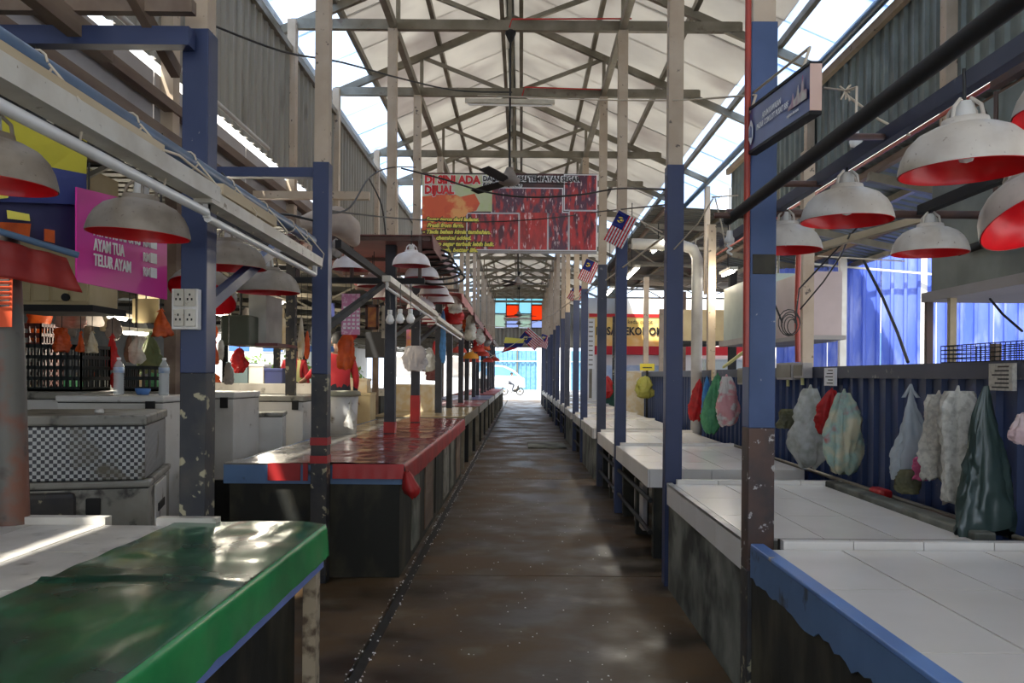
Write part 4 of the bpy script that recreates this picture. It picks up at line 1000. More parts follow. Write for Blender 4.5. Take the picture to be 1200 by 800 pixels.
t, part = chest('cooler_chest', -2.79, 5.48, 0, .855, .88, 1.02, R(16), M_coolerd, M_coolerd, 'grubby pale chest under the checkered chest', lid=.04, handle=False, cat='cooler')
part(MB().box(.441, .452, -.30, .25, .42, .80), 'side_panel', M_cooler, .05); part(MB().box(.445, .458, -.18, .12, .62, .67), 'grip_slot', M_black, 0)
part(MB().box(.10, .18, -.53, -.505, .66, .76), 'plug', M_rub)
part(MB().box(-.30, .05, -.56, -.50, .58, .80), 'cloth_bundle', M_grime, .04)
o = MB().lathe([(.001, .03), (.022, .028), (.03, .012), (.026, 0), (.001, 0)], 14, c=(-2.62, 5.3, 1.246)).build('small_dish', M_white); tag(o, 'small white dish on the lid of the checkered chest', 'dish')
chest('cooler_chest', -3.12, 6.75, .0, 1.325, .78, .62, R(3), M_cooler, M_cooler, 'white lidded chest under the two water bottles', lid=.05, cat='cooler')
chest('freezer', -3.98, 7.35, 0, 1.34, .95, .8, 0, M_cooler, M_coolerd, 'white chest freezer under the black crate at left')
t, part = chest('freezer', -2.98, 8.35, .50, 1.325, .60, .7, R(-2), M_cooler, M_cooler, 'tall white freezer right behind the nearest left post')
part(MB().box(-.28, .28, -.3, .3, -.50, 0), 'plinth', M_rub, 0)
t, part = chest('freezer', -2.84, 9.75, .60, 1.255, .88, .7, 0, M_cooler, M_coolerd, 'white freezer seen just left of the second left post')
part(MB().box(-.40, .40, -.3, .3, -.60, 0), 'plinth', M_rub, 0)
t, part = chest('cooler_chest', -2.72, 8.95, .66, 1.10, .46, .4, R(10), M_cooler, M_coolerd, 'small peeling white chest between two white freezers', lid=.04, handle=False, cat='cooler')
part(MB().box(-.20, .20, -.18, .18, -.66, 0), 'plinth', M_rub, 0)
# bottles
def bottle(p, label):
    p = Vector(p); t = thing('water_bottle', p, label, 'bottle', 'clear water bottles on the white chest')
    g = mat('clear_bottle', (.78, .84, .86), rough=.06, alpha=.38)
    pr = [(.001, 0), (.036, 0), (.040, .01)]
    for k in range(8): z = .02+k*.018; pr += [(.040, z), (.037, z+.009)]
    pr += [(.040, .17), (.040, .20), (.036, .225), (.022, .255), (.013, .268), (.013, .275)]
    MB().lathe(pr, 20, c=p).build('bottle_body', g, t)
    MB().lathe([(.015, .272), (.016, .274), (.016, .29), (.001, .292)], 14, c=p).build('cap', M_lett, t)
    MB().lathe([(.0405, .172), (.0408, .172), (.0408, .215), (.0395, .215)], 20, c=p).build('bottle_label', mat('bottle_label', (.35, .5, .75), (.75, .78, .8), 20, .4, alpha=.8), t)
bottle(P(139, 464, 6.62)*1, 'left clear water bottle standing on the white lidded chest')
bottle(P(192, 464, 6.62)*1, 'right clear water bottle standing on the white lidded chest')
for n_ in bpy.data.objects:
    if n_.name.startswith('water_bottle'): n_.location.z = 1.326
def basin(p, r, h, m, label, cat='basin'):
    o = MB().lathe([(.001, .005), (r*.75, .005), (r, h), (r*1.05, h), (r*1.05, h-.012), (r*.8, 0), (.001, 0)], 20, c=p).build('plastic_basin', m); tag(o, label, cat); return o
basin(Vector((-2.98, 6.72, 1.326)), .055, .05, mat('blue_plastic', (.08, .20, .50), rough=.4), 'small blue plastic tub between the two water bottles')
def crate(name, x0, x1, y0, y1, z0, z1, m, label, n=6, rows=3):
    t = thing(name, ((x0+x1)/2, (y0+y1)/2, z0), label, 'crate')
    MB().box(x0, x1, y0, y1, z0, z0+.015).build('crate_base', m, t)
    q = MB(); th = .014
    for k in range(rows+1):
        z = z0+(z1-z0-.03)*k/rows
        for a in ((x0, x1, y0, y0+th), (x0, x1, y1-th, y1), (x0, x0+th, y0, y1), (x1-th, x1, y0, y1)): q.box(*a, z, z+.03)
    q.build('crate_rail', m, t); q = MB()
    for k in range(n+1):
        x = x0+(x1-x0-th)*k/n
        q.box(x, x+th, y0, y0+th, z0, z1); q.box(x, x+th, y1-th, y1, z0, z1)
        y = y0+(y1-y0-th)*k/n
        q.box(x0, x0+th, y, y+th, z0, z1); q.box(x1-th, x1, y, y+th, z0, z1)
    q.build('crate_slat', m, t)
    return t
crate('plastic_crate', -4.22, -3.66, 7.1, 7.6, 1.342, 1.73, M_crate, 'black plastic crate on the chest freezer at left', 10, 4)
crate('plastic_crate', -3.55, -3.0, 7.5, 7.9, 1.34, 1.56, M_crate, 'low dark crate behind the two water bottles', 10, 2)
o = chest('cooler_chest', -3.28, 7.72, 0, 1.338, .62, .5, 0, M_coolerd, M_coolerd, 'grey chest holding the low dark crate', cat='cooler', handle=False)
crate('plastic_crate', -4.9, -4.45, 7.9, 8.3, 1.2, 1.95, mat('rusty_red_crate', (.14, .03, .02), (.05, .02, .02), 5, .6), 'tall rusty red mesh crate at the left edge', 8, 8)
o = chest('cooler_chest', -4.68, 8.1, 0, 1.198, .6, .6, 0, M_coolerd, M_coolerd, 'grubby chest below the red mesh crate', cat='cooler', handle=False)
# cabinet above
a, b2 = P(16, 357, 6.5), P(105, 322, 6.5)
t = thing('wall_cabinet', ((a.x+b2.x)/2, 6.7, a.z), 'cream panelled cabinet hanging behind the red cloth at left', 'cabinet')
MB().box(a.x, b2.x, 6.5, 6.95, a.z, 3.05).build('cabinet_body', M_card, t)
for k in range(4):
    x = a.x+(b2.x-a.x)*k/4; MB().box(x+.012, x+(b2.x-a.x)/4-.012, 6.485, 6.5, a.z+.03, a.z+.3).build('cabinet_door', M_card, t, bevel=.004)
MB().box(a.x-.05, b2.x+.05, 6.45, 7.0, a.z-.05, a.z).build('cabinet_base', M_black, t)
MB().lathe([(.001, 0), (.028, 0), (.028, .03), (.001, .03)], 14).build('tmp', M_black).location = (0, 0, -500)
bpy.data.objects.remove(bpy.data.objects['tmp'])
kp = P(76, 348, 6.47); o = MB().tube([kp, kp+Vector((0, .02, 0))], .03, 14).build('round_switch', M_black); tag(o, 'round black switch on the cream cabinet at left', 'switch')

# ================================================================== bags
def bag(p, w, h, m, label, kind='full', sd=0, dp=.6, lean=0, cat='bag', handle=True, name='plastic_bag', group=None, nseg=44):
    """hangs from p (hook) down h"""
    p = Vector(p); t = thing(name, p-Vector((0, 0, h)), label, cat, group)
    shp = {'full': [(0, .26), (.06, .36), (.16, .52), (.32, .72), (.55, .92), (.78, 1), (.90, .92), (.97, .7), (1, .45)],
           'cone': [(0, .05), (.12, .16), (.3, .36), (.5, .60), (.7, .82), (.85, .97), (.95, 1.0), (1, .92)],
           'limp': [(0, .2), (.10, .42), (.28, .66), (.5, .82), (.7, .95), (.85, .86), (.95, .7), (1, .5)],
           'flat': [(0, .55), (.1, .8), (.3, .95), (.6, 1), (.85, 1), (.97, .95), (1, .85)]}[kind]
    rows = []
    NR = 34
    for j in range(NR+1):
        v = j/NR
        for (a, ra), (b, rb) in zip(shp, shp[1:]):
            if a <= v <= b+1e-6: r = ra+(rb-ra)*(v-a)/(b-a); break
        row = []
        for k in range(nseg+1):
            th = 2*math.pi*(k % nseg)/nseg
            sq = 1/max(abs(math.cos(th)), abs(math.sin(th)))**.45
            n1 = noise.noise(Vector((math.cos(th)*1.6+sd, math.sin(th)*1.6, v*2.2+sd)))
            n2 = 1-abs(noise.noise(Vector((math.cos(th)*3.2, math.sin(th)*3.2+sd, v*1.6+sd*3))))*2
            n3 = 1-abs(noise.noise(Vector((math.cos(th)*6+v*3, math.sin(th)*6, v*7+sd*2))))*2
            fold = sq*(.74+.60*n1+.34*n2*(1.1-.6*v)+.20*n3)*(1+.35*(1-v)**2*math.sin(2*th+sd))
            fold = max(.25, fold)
            rr = r*w/2*fold
            row.append(p+Vector((rr*math.cos(th)+lean*v*h+.03*w*noise.noise(Vector((v*3, sd, 1))), rr*math.sin(th)*dp, -v*h*(1+.10*noise.noise(Vector((math.cos(th)*2, math.sin(th)*2, sd)))))))
        rows.append(row)
    q = MB().grid(rows); q.add(rows[-1][:nseg], [tuple(range(nseg))], 0, True)
    q.build('bag_body', m, t)
    if handle:
        q = MB(); k_ = .06 if w < .12 else .05/w*w
        for s_ in (-1, 1):
            a = p+Vector((s_*.16*w, 0, -.10*h)); b = p+Vector((s_*.05*w, 0, -.02*h)); c = p+Vector((0, 0, .05*h)); wd = Vector((.035*w+.004, 0, 0)); dpv = Vector((0, .01, 0))
            q.add([a-wd, a+wd, b+wd*.8+dpv, b-wd*.8+dpv, c+wd*.5, c-wd*.5], [(0, 1, 2, 3), (3, 2, 4, 5)], 0, True)
        q.build('bag_handle', m, t, thick=.002)
    return t
def bagpx(x0, x1, y0, y1, Y, m, label, **k):
    c = P((x0+x1)/2, y0, Y); lo = P((x0+x1)/2, y1, Y); return bag(c, (x1-x0)/F*Y, c.z-lo.z, m, label, **k)
XW = 2.33
def YW(px): return XW*F/(px-VX)
bagpx(930, 970, 455, 546, YW(950), M_clear, 'big clear plastic bag hanging left of the red bag on the navy wall', sd=1, dp=.5)
bagpx(962, 988, 457, 508, YW(975)-.08, M_redbag, 'red plastic bag squeezed between two bags on the navy wall', kind='limp', sd=2, lean=-.12, dp=.5)
bagpx(971, 1008, 460, 553, YW(990)-.25, M_multi, 'yellowish bag stuffed with coloured scraps on the navy wall', sd=3, dp=.5)
bagpx(914, 932, 479, 502, YW(925), M_obag, 'small olive cloth lump on the navy wall behind the post', sd=4, kind='flat', handle=False, cat='cloth', name='cloth_lump')
bagpx(1041, 1094, 455, 562, YW(1067), mat('bluish_clear_bag', (.62, .68, .72), (.52, .58, .62), 5, .25, trans=.3, alpha=.8), 'conical translucent white bag hanging left of the newspapers', kind='cone', sd=5, dp=.4, lean=.02)
o = bagpx(1070, 1092, 535, 562, YW(1080)+.0, mat('pink_contents', (.65, .08, .22), (.5, .1, .2), 8, .5), 'pink bundle showing at the bottom of the conical white bag', kind='flat', sd=6, handle=False, cat='bundle', name='cloth_bundle', dp=.5)
bagpx(1083, 1118, 462, 560, YW(1100)-.05, M_news, 'crumpled bag of newspapers beside the conical white bag', kind='flat', sd=7, dp=.5)
bagpx(1104, 1142, 458, 588, YW(1123)-.15, mat('newspaper_bag', (.62, .60, .53), (.44, .42, .36), 30, .7, lo=.45, hi=.62, bump=.4), 'newspaper stuffed bag next to the dark green oilcloth', kind='flat', sd=8, dp=.5)
bagpx(1120, 1192, 452, 625, YW(1156)-.15, M_tarp, 'dark green oilcloth hanging at the right end of the navy wall', kind='cone', sd=9, dp=.35, cat='cloth', name='oilcloth', handle=False)
bagpx(1184, 1214, 485, 520, YW(1198)-.3, mat('pink_bag', (.60, .42, .42), (.65, .6, .55), 8, .4), 'pinkish bag cut by the right edge of the picture', kind='full', sd=10, dp=.5)
bagpx(811, 828, 446, 492, YW(820), M_redbag, 'slim red bag left of the blue bag behind the nearest right post', kind='limp', sd=11, lean=-.1)
bagpx(822, 835, 443, 502, YW(829)-.1, M_bbag, 'slim blue bag between the red and green bags', kind='limp', sd=12)
bagpx(830, 852, 440, 506, YW(842)-.1, M_gbag, 'slim green bag beside the blue bag', kind='limp', sd=13, lean=-.12)
bagpx(839, 864, 441, 498, YW(852)-.5, mat('pink_white_bag', (.70, .35, .36), (.70, .68, .64), 6, .35, trans=.3, lo=.5, hi=.56), 'pink and white bag nearest the red conduit', sd=14, dp=.5)
bagpx(750, 762, 470, 485, 19, M_yel, 'small yellow sack lump on a far right counter', sd=15) if 0 else None
bagpx(746, 766, 441, 466, 16.5, mat('olive_yellow_bag', (.38, .36, .06), (.3, .28, .06), 5, .6), 'olive yellow bag hanging left of the second right post', sd=15, kind='limp', dp=.5)
bagpx(706, 718, 441, 466, 22, M_redbag, 'small red bag hanging far down the right side', sd=16, kind='limp')
# left bags
for (x0, x1, y0, y1, Y, m, lab, kd) in [
    (64, 81, 384, 412, 7.05, M_orange, 'first orange bag hanging behind the black crate', 'flat'),
    (90, 99, 388, 412, 7.05, M_orange, 'narrow orange bag right of the first orange bag', 'cone'),
    (100, 116, 388, 413, 7.05, M_foam, 'cream cone of cloth hanging above the black crate', 'cone'),
    (70, 98, 358, 384, 7.6, mat('salmon_bag', (.65, .25, .18), (.55, .45, .35), 4, .5, trans=.2), 'salmon and beige bag above the orange bags', 'flat'),
    (122, 141, 392, 433, 7.7, M_redbag, 'orange-red bag hanging left of the water bottles', 'cone'),
    (146, 157, 393, 424, 8.0, M_wood, 'brown bag hanging above the water bottles', 'full'),
    (153, 169, 395, 425, 7.9, M_wbag, 'white striped bag hanging above the blue tub', 'full'),
    (124, 142, 372, 398, 8.4, M_cloth, 'beige crumpled bag hanging below the pink board', 'limp'),
    (177, 200, 362, 394, 5.7, M_orange, 'bright orange bag hanging below the pink price board', 'cone'),
    (248, 257, 400, 426, 8.3, M_orange, 'orange bag just right of the nearest left post', 'cone'),
    (255, 263, 398, 422, 8.5, M_wbag, 'small white bag beside the orange bag', 'limp'),
    (272, 289, 408, 436, 9.0, M_redbag, 'red and white bag above the white freezers', 'limp'),
    (262, 274, 425, 450, 8.2, M_cloth, 'grey round bundle on the white freezer', 'full'),
    (395, 415, 390, 432, 9.3, M_orange, 'tall orange plastic bag hanging below the faded pink sheet', 'limp'),
    (404, 418, 470, 502, 9.3, M_wbag, 'white plastic bag hung on the white bin', 'cone'),
    (349, 357, 372, 420, 9.4, M_foam, 'long beige bag on the dark inner post', 'limp'),
    (357, 363, 388, 420, 9.5, M_orange, 'orange strip bag beside the second left post', 'limp'),
    (473, 482, 402, 432, 13.2, M_wbag, 'pale grey bag hanging behind the paper bag', 'full'),
    (496, 510, 408, 435, 15, M_clear, 'clear bag hanging between the fourth and fifth left posts', 'full'),
    (505, 513, 400, 432, 16.5, M_redbag, 'red bag hanging by the fifth left post', 'limp'),
    (500, 512, 430, 445, 16, M_maroon, 'dark red bucket-like bag by the fifth left post', 'flat'),
    (516, 523, 364, 425, 13.6, M_bbag, 'long light blue plastic bag tied to the fifth left post', 'limp'),
    (386, 401, 280, 302, 7.3, M_cloth, 'crumpled grey cloth hanging at the top of the second left post', 'full')]:
    bt0 = bagpx(x0, x1, y0, y1, Y, m, lab, kind=kd, sd=x0*.37, dp=.5, nseg=24)
    if x0 not in (404, 386): pt = P((x0+x1)/2, y0, Y); MB().tube([pt, Vector((pt.x, pt.y, 3.1))], .0035, 4).build('hang_cord', M_cable, bt0)
o = bag(P(487, 405, 11.3), .24, .33, mat('paper_bag', (.52, .50, .50), (.45, .43, .43), 3, .7), 'square pale paper bag hanging on the fourth left post', kind='flat', sd=3, dp=.25, handle=False)
# rolled canvas above the awning
o = MB().tube([P(350, 262, 7.4), P(372, 258, 7.5), P(394, 258, 7.6), P(408, 268, 7.8), P(416, 284, 8.0)], [.05, .10, .13, .12, .05], 12).build('rolled_canvas', mat('beige_canvas', (.48, .40, .33), (.36, .29, .24), 4, .8)); tag(o, 'rolled beige canvas bundle above the maroon awning', 'canvas')

# ================================================================== right small items
o = thing('wall_notice', P(974, 452, 5.6)+Vector((0, 0, 0)), 'small white notice on the navy wall above the bags', 'sign')
def notice(x0, x1, y0, y1, lab, m, lines=5):
    a = PX(x0, y0, 2.52); b2 = PX(x1, y0, 2.52); c_ = PX(x1, y1, 2.52); d_ = PX(x0, y1, 2.52)
    y_0, y_1 = sorted((a.y, b2.y)); z0, z1 = c_.z, a.z
    t = thing('wall_notice', (2.52, (y_0+y_1)/2, z0), lab, 'sign')
    MB().box(2.505, 2.528, y_0, y_1, z0, z1).build('notice_sheet', m, t)
    for k in range(lines):
        z = z1-(z1-z0)*(k+.8)/(lines+.6); MB().box(2.503, 2.505, y_0+(y_1-y_0)*.15, y_0+(y_1-y_0)*(.6+.25*((k*7) % 3)/2), z-.004, z+.004).build('text_line', M_rust if k == 0 else M_blackl, t)
bpy.data.objects.remove(o)
notice(968, 980, 431, 452, 'small white notice on the navy wall above the bags', M_lett)
notice(1162, 1190, 426, 458, 'calendar-like white notice at the right end of the navy wall', M_news, 6)
notice(835, 839, 433, 446, 'tiny pale notice on the navy wall behind the nearest right post', M_foam, 2)
# meter boxes
for (x0, x1, y0, y1, lab) in ((911, 929, 425, 445, 'left grey meter box on the wall rail beside the nearest right post'), (931, 942, 425, 443, 'right grey meter box on the wall rail below the coiled cable'), (865, 880, 431, 451, 'grey junction box on the wall left of the nearest right post')):
    a = PX(x1, y1, 2.45); b2 = PX(x0, y1, 2.45); c_ = PX((x0+x1)/2, y0, 2.45)
    t = thing('meter_box', (2.49, (a.y+b2.y)/2, a.z), lab, 'box')
    MB().box(2.44, 2.528, a.y, b2.y, a.z, c_.z).build('box_body', M_board, t, bevel=.006)
    MB().box(2.432, 2.44, a.y+.02, b2.y-.02, a.z+.02, c_.z-.02).build('box_cover', M_steel, t)
    MB().tube([(2.48, (a.y+b2.y)/2, a.z), (2.48, (a.y+b2.y)/2, a.z-.06)], .015, 8).build('cable_gland', M_hiviz, t)
cp = P(925, 378, 7.4); q = MB()
for k in range(5): q.tube([cp+Vector(((.095-.014*k)*math.cos(a)+.008*math.sin(k*2), -.012*k, (.115-.013*k)*math.sin(a)-.03*k*.3)) for a in [j*.42 for j in range(15)]], .0045, 5, closed=True)
q.tube([cp+Vector((-.06, 0, 0)), cp+Vector((-.12, .05, .18)), cp+Vector((-.16, .1, .26))], .008, 6); q.tube([cp+Vector((.05, 0, 0)), cp+Vector((.1, .05, .3)), cp+Vector((.42, -.8, .85))], .008, 6)
o = q.build('coiled_cable', M_cable); tag(o, 'coil of black cable hanging on the cream wall post', 'cable')
# wire basket on wall
t = thing('wire_basket', P(1155, 420, 4.6)*1, 'black wire mesh basket on top of the navy wall at right', 'basket')
q = MB(); y0, y1 = 4.3, 5.25; z0, z1 = 1.60, 1.70
for k in range(20): y = y0+(y1-y0)*k/19; q.tube([(2.58, y, z0), (2.58, y, z1)], .003, 4); q.tube([(2.80, y, z0), (2.80, y, z1)], .003, 4)
for k in range(5): z = z0+(z1-z0)*k/4; q.tube([(2.58, y0, z), (2.58, y1, z), (2.80, y1, z), (2.80, y0, z)], .003, 4, closed=True)
q.build('wire_mesh', M_black, t)
MB().box(2.58, 2.8, y0, y1, 1.595, 1.60).build('basket_base', M_black, t)
for (px, Y, m, lab) in ((1088, 5.45, M_brownst, 'brown steel upright on the navy wall left of the wire basket'), (1115, 5.12, M_woodl, 'pale timber upright behind the wire basket'), (1167, 4.72, M_wood, 'short timber stub by the wire basket')):
    x = 2.66 if px != 1167 else 2.66; y = x*F/(px-VX)
    zt = 2.0 if px != 1167 else 1.70
    o = MB().box(x-.02, x+.02, y-.02, y+.02, 1.55, zt).build('upright', m); tag(o, lab, 'post')
for pts, lab in (([P(1012, 305, 7.2), P(1035, 350, 7.0), P(1052, 390, 6.4), P(1064, 424, 5.9)], 'thick black cable hanging against the bright blue fence'), ([P(1160, 350, 4.9), P(1175, 368, 4.8), P(1198, 388, 4.6)], 'black cable drooping from the galvanised hood box'),
                 ([P(996, 274, 5.6), P(985, 300, 6.2), P(965, 330, 6.8), P(938, 362, 7.4)], 'thin black cable sagging toward the coiled cable'), ([P(958, 300, 8), P(1060, 306, 8)], 'thin cream wire in front of the bright blue fence')):
    o = MB().tube(pts, .012 if 'thick' in lab else .007, 6).build('cable', M_cable if 'cream' not in lab else M_rope); tag(o, lab, 'cable')
bagpx(1052, 1076, 550, 578, 5.0, M_obag, 'olive pot-like bundle lying in the gutter below the white bag', kind='flat', handle=False, sd=20, cat='bundle', name='cloth_bundle')
o = MB().box(2.26, 2.34, 5.35, 5.55, .745, .80).build('red_packet', M_redbag, bevel=.02); tag(o, 'small red packet lying on the edge of the second right counter', 'packet')
o = MB().beam((2.42, 4.4, .74), (2.3, 5.2, .73), .04, .02).build('timber_offcut', M_wood); tag(o, 'timber offcut in the gutter behind the right counter', 'timber')

# ================================================================== cables and ropes across the aisle
def wire(pts, lab, r=.008, m=M_cable):
    sm = []
    for i in range(len(pts)-1):
        p0 = pts[max(i-1, 0)]; p1 = pts[i]; p2 = pts[i+1]; p3 = pts[min(i+2, len(pts)-1)]
        for k in range(5):
            t = k/5; sm.append(.5*((2*p1)+(p2-p0)*t+(2*p0-5*p1+4*p2-p3)*t*t+(3*p1-p0-3*p2+p3)*t**3))
    sm.append(pts[-1]); o = MB().tube(sm, r, 6).build('cable', m); tag(o, lab, 'cable')
wire([P(150, -8, 5), P(240, 26, 5.6), P(330, 60, 6.3), P(400, 73, 7), P(470, 92, 8), P(535, 106, 9), P(600, 108, 9.3)], 'black cable crossing from upper left to the second truss')
wire([P(560, 112, 9.4), P(620, 114, 8.6), P(700, 117, 7.4), P(790, 117.5, 6.1), P(900, 110, 4.0)], 'pale rope stretched from the trusses to the nearest right post', .006, M_rope)
wire([P(384, 250, 6.3), P(410, 243, 6.8), P(434, 207, 7.8), P(460, 196, 9.2), P(487, 196, 11)], 'black cable looping up beside the third left post')
wire([P(470, 197, 9.3), P(520, 210, 9.35), P(570, 225, 9.4), P(622, 231, 9.4), P(680, 228, 9.4), P(723, 221, 9.3), P(778, 222, 6.2)], 'black cable sagging in front of the red banner', .01)
wire([P(372, 245, 6.3), P(470, 256, 9.3), P(560, 260, 11.3), P(640, 256, 11.3), P(702, 248, 11.3), P(780, 240, 6.4)], 'thin black cable below the first one across the banner')
wire([P(260, 203, 5.9), P(300, 245, 5.6), P(340, 252, 5.9), P(366, 258, 6.1)], 'black cable drooping below the blue crossbar', .009)
wire([P(433, 210, 8), P(447, 240, 8.6), P(452, 275, 8.7)], 'short black cable hanging down beside the third left post')
wire([P(776, 272, 6.3), P(757, 262, 8), P(740, 252, 9.3)], 'short pale cord above the nearest flag', .005, M_rope)
wire([P(778, 277, 6.3), P(700, 335, 13), P(668, 354, 18), P(640, 372, 24), P(600, 384, 30), P(560, 378, 34)], 'long bunting cord running down the right posts', .008, M_rope)
q = MB()
for k in range(5):
    c = P(505+k*2, 300+k*6, 9.6); q.tube([c+Vector(((.22+.02*k)*math.cos(a), .02*k+.08*math.sin(a), .09*math.sin(a))) for a in [j*.45 for j in range(14)]], .014, 6, closed=True)
o = q.build('coiled_hose', M_cable); tag(o, 'coils of black hose hanging at the edge of the maroon awning', 'hose')
o = MB().tube([P(740, 24, 9.45)+Vector((0, 0, .02)), P(725, 22, 9.4), P(600, 22.5, 9.4), P(597, 32, 9.4)], .009, 6).build('red_wire', mat('red_wire', (.5, .02, .02), rough=.5)); tag(o, 'red wire running along the first roof truss', 'wire')
o = MB().tube([P(704, 105, 11.65), P(615, 102, 11.65), P(612, 112, 11.65)], .009, 6).build('red_wire', mat('red_wire', ())); tag(o, 'red wire running along the second roof truss', 'wire')
for i, pts in enumerate(([P(836, 232, 5.6), P(818, 262, 5.8), P(790, 292, 6.1)], [P(838, 232, 5.6), P(846, 265, 5.6), P(850, 290, 5.6)], [P(834, 231, 5.6), P(865, 229, 5.6)])):
    o = MB().tube(pts, .005, 5).build('rope', M_rope); tag(o, ['pale rope slanting down left of the compact bulb', 'pale rope falling beside the compact bulb', 'knotted pale rope tied above the compact bulb'][i], 'rope')
q = MB(); c = P(991, 106, 3.0)
random.seed(9)
for k in range(10): q.tube([c, c+Vector((random.uniform(-.03, .03), random.uniform(-.02, .02), random.uniform(-.045, .04)))], .003, 5)
q.tube([P(966, 103, 3.1), c, P(1004, 102, 2.9), P(1003, 150, 2.6)], .004, 5); q.tube([P(993, 112, 3.0), P(1030, 140, 3.2), P(1066, 158, 3.4)], .005, 5)
o = q.build('knotted_rope', M_rope); tag(o, 'knotted straw-coloured rope beside the blue sign board', 'rope')

# ================================================================== flags
def flag(c, wx, hz, Y, rot, label, stripes=14):
    """grid flag hung; c centre px, wx/hz in m; rot in plane"""
    ctr = P(*c, Y); t = thing('flag', ctr-Vector((0, 0, hz/2)), label, 'flag', 'small striped flags along the right posts')
    mr = mat('flag_red', (.60, .02, .03), rough=.6, trans=.25); mw = mat('flag_white', (.75, .74, .74), rough=.6, trans=.25); mb = mat('flag_blue', (.01, .02, .20), rough=.6, trans=.25); myy = mat('flag_yellow', (.8, .6, .05), rough=.6)
    cr_, sr_ = math.cos(rot), math.sin(rot)
    def fp(u, v, d=0):   # u across the stripes (0..1), v along the stripes
        x = (u-.5)*wx; z = (.5-v)*hz; wv = .015*math.sin(u*5+v*6)
        return ctr+Vector((x*cr_-z*sr_, wv+d, x*sr_+z*cr_))
    b = MB(); N = stripes; M_ = 8
    for i in range(N):
        for j in range(M_):
            u0, u1, v0, v1 = i/N, (i+1)/N, j/M_, (j+1)/M_
            m_ = 2 if (u1 > .44 and 0 or (i < 8 and j < 4)) else i % 2
            b.add([fp(u0, v0), fp(u1, v0), fp(u1, v1), fp(u0, v1)], [(0, 1, 2, 3)], m_, True)
    b.build('flag_cloth', [mr, mw, mb], t, thick=.002)
    q = MB(); n = 14; cu, cv = .27, .24
    outer = [fp(cu+.15*math.cos(a), cv+.15*wx/hz*math.sin(a), -.006) for a in [R(-150)+R(300)*k/n for k in range(n+1)]]
    inner = [fp(cu+.05+.115*math.cos(a), cv+.115*wx/hz*math.sin(a), -.006) for a in [R(-150)+R(300)*k/n for k in range(n+1)]]
    q.add(outer+inner, [(k, k+1, n+2+k, n+1+k) for k in range(n)]); q.build('crescent', myy, t, thick=.002)
    st = [fp(cu+.06+(.08 if k % 2 == 0 else .045)*math.cos(k*math.pi/8), cv+(.08 if k % 2 == 0 else .045)*wx/hz*math.sin(k*math.pi/8), -.006) for k in range(16)]
    MB().add(st, [tuple(range(16))]).build('star', myy, t, thick=.002)
    MB().tube([fp(-.03, -.02), fp(1.05, -.02), fp(1.5, .03)], .004, 5).build('flag_string', M_rope, t)
flag((727, 269), .22, .36, 9.2, R(-27), 'nearest small striped flag hanging on the right posts')
flag((690, 318), .24, .36, 14.0, R(-24), 'second small striped flag along the right posts')
flag((676, 344), .26, .36, 17.5, R(-30), 'third small striped flag along the right posts')
flag((623, 397), .55, .8, 34, R(50), 'striped flag in the middle of the far aisle')
flag((638, 400), .4, .55, 36, R(-20), 'farthest small striped flag above the aisle')
t = thing('flag', P(602, 412, 32), 'large yellow, blue and red flag drooping over the far aisle', 'flag')
for nm, pts, m in (('yellow_stripe', [(592, 395), (615, 397), (612, 403), (590, 404)], M_yell), ('blue_stripe', [(590, 402), (614, 402), (611, 407), (592, 407)], mat('flag_blue', ())), ('red_stripe', [(592, 405), (611, 405), (603, 409), (588, 413)], mat('flag_red', ()))):
    MB().add([P(px, py, 32-(.02 if nm[0] == 'b' else 0)) for px, py in pts], [(0, 1, 2, 3)]).build(nm, m, t, thick=.004)
o = MB().tube([P(640, 395, 33), P(615, 395, 32), P(588, 412, 31.5), P(560, 425, 31)], .012, 5).build('cable', M_rope); tag(o, 'cord carrying the large yellow, blue and red flag', 'cable')

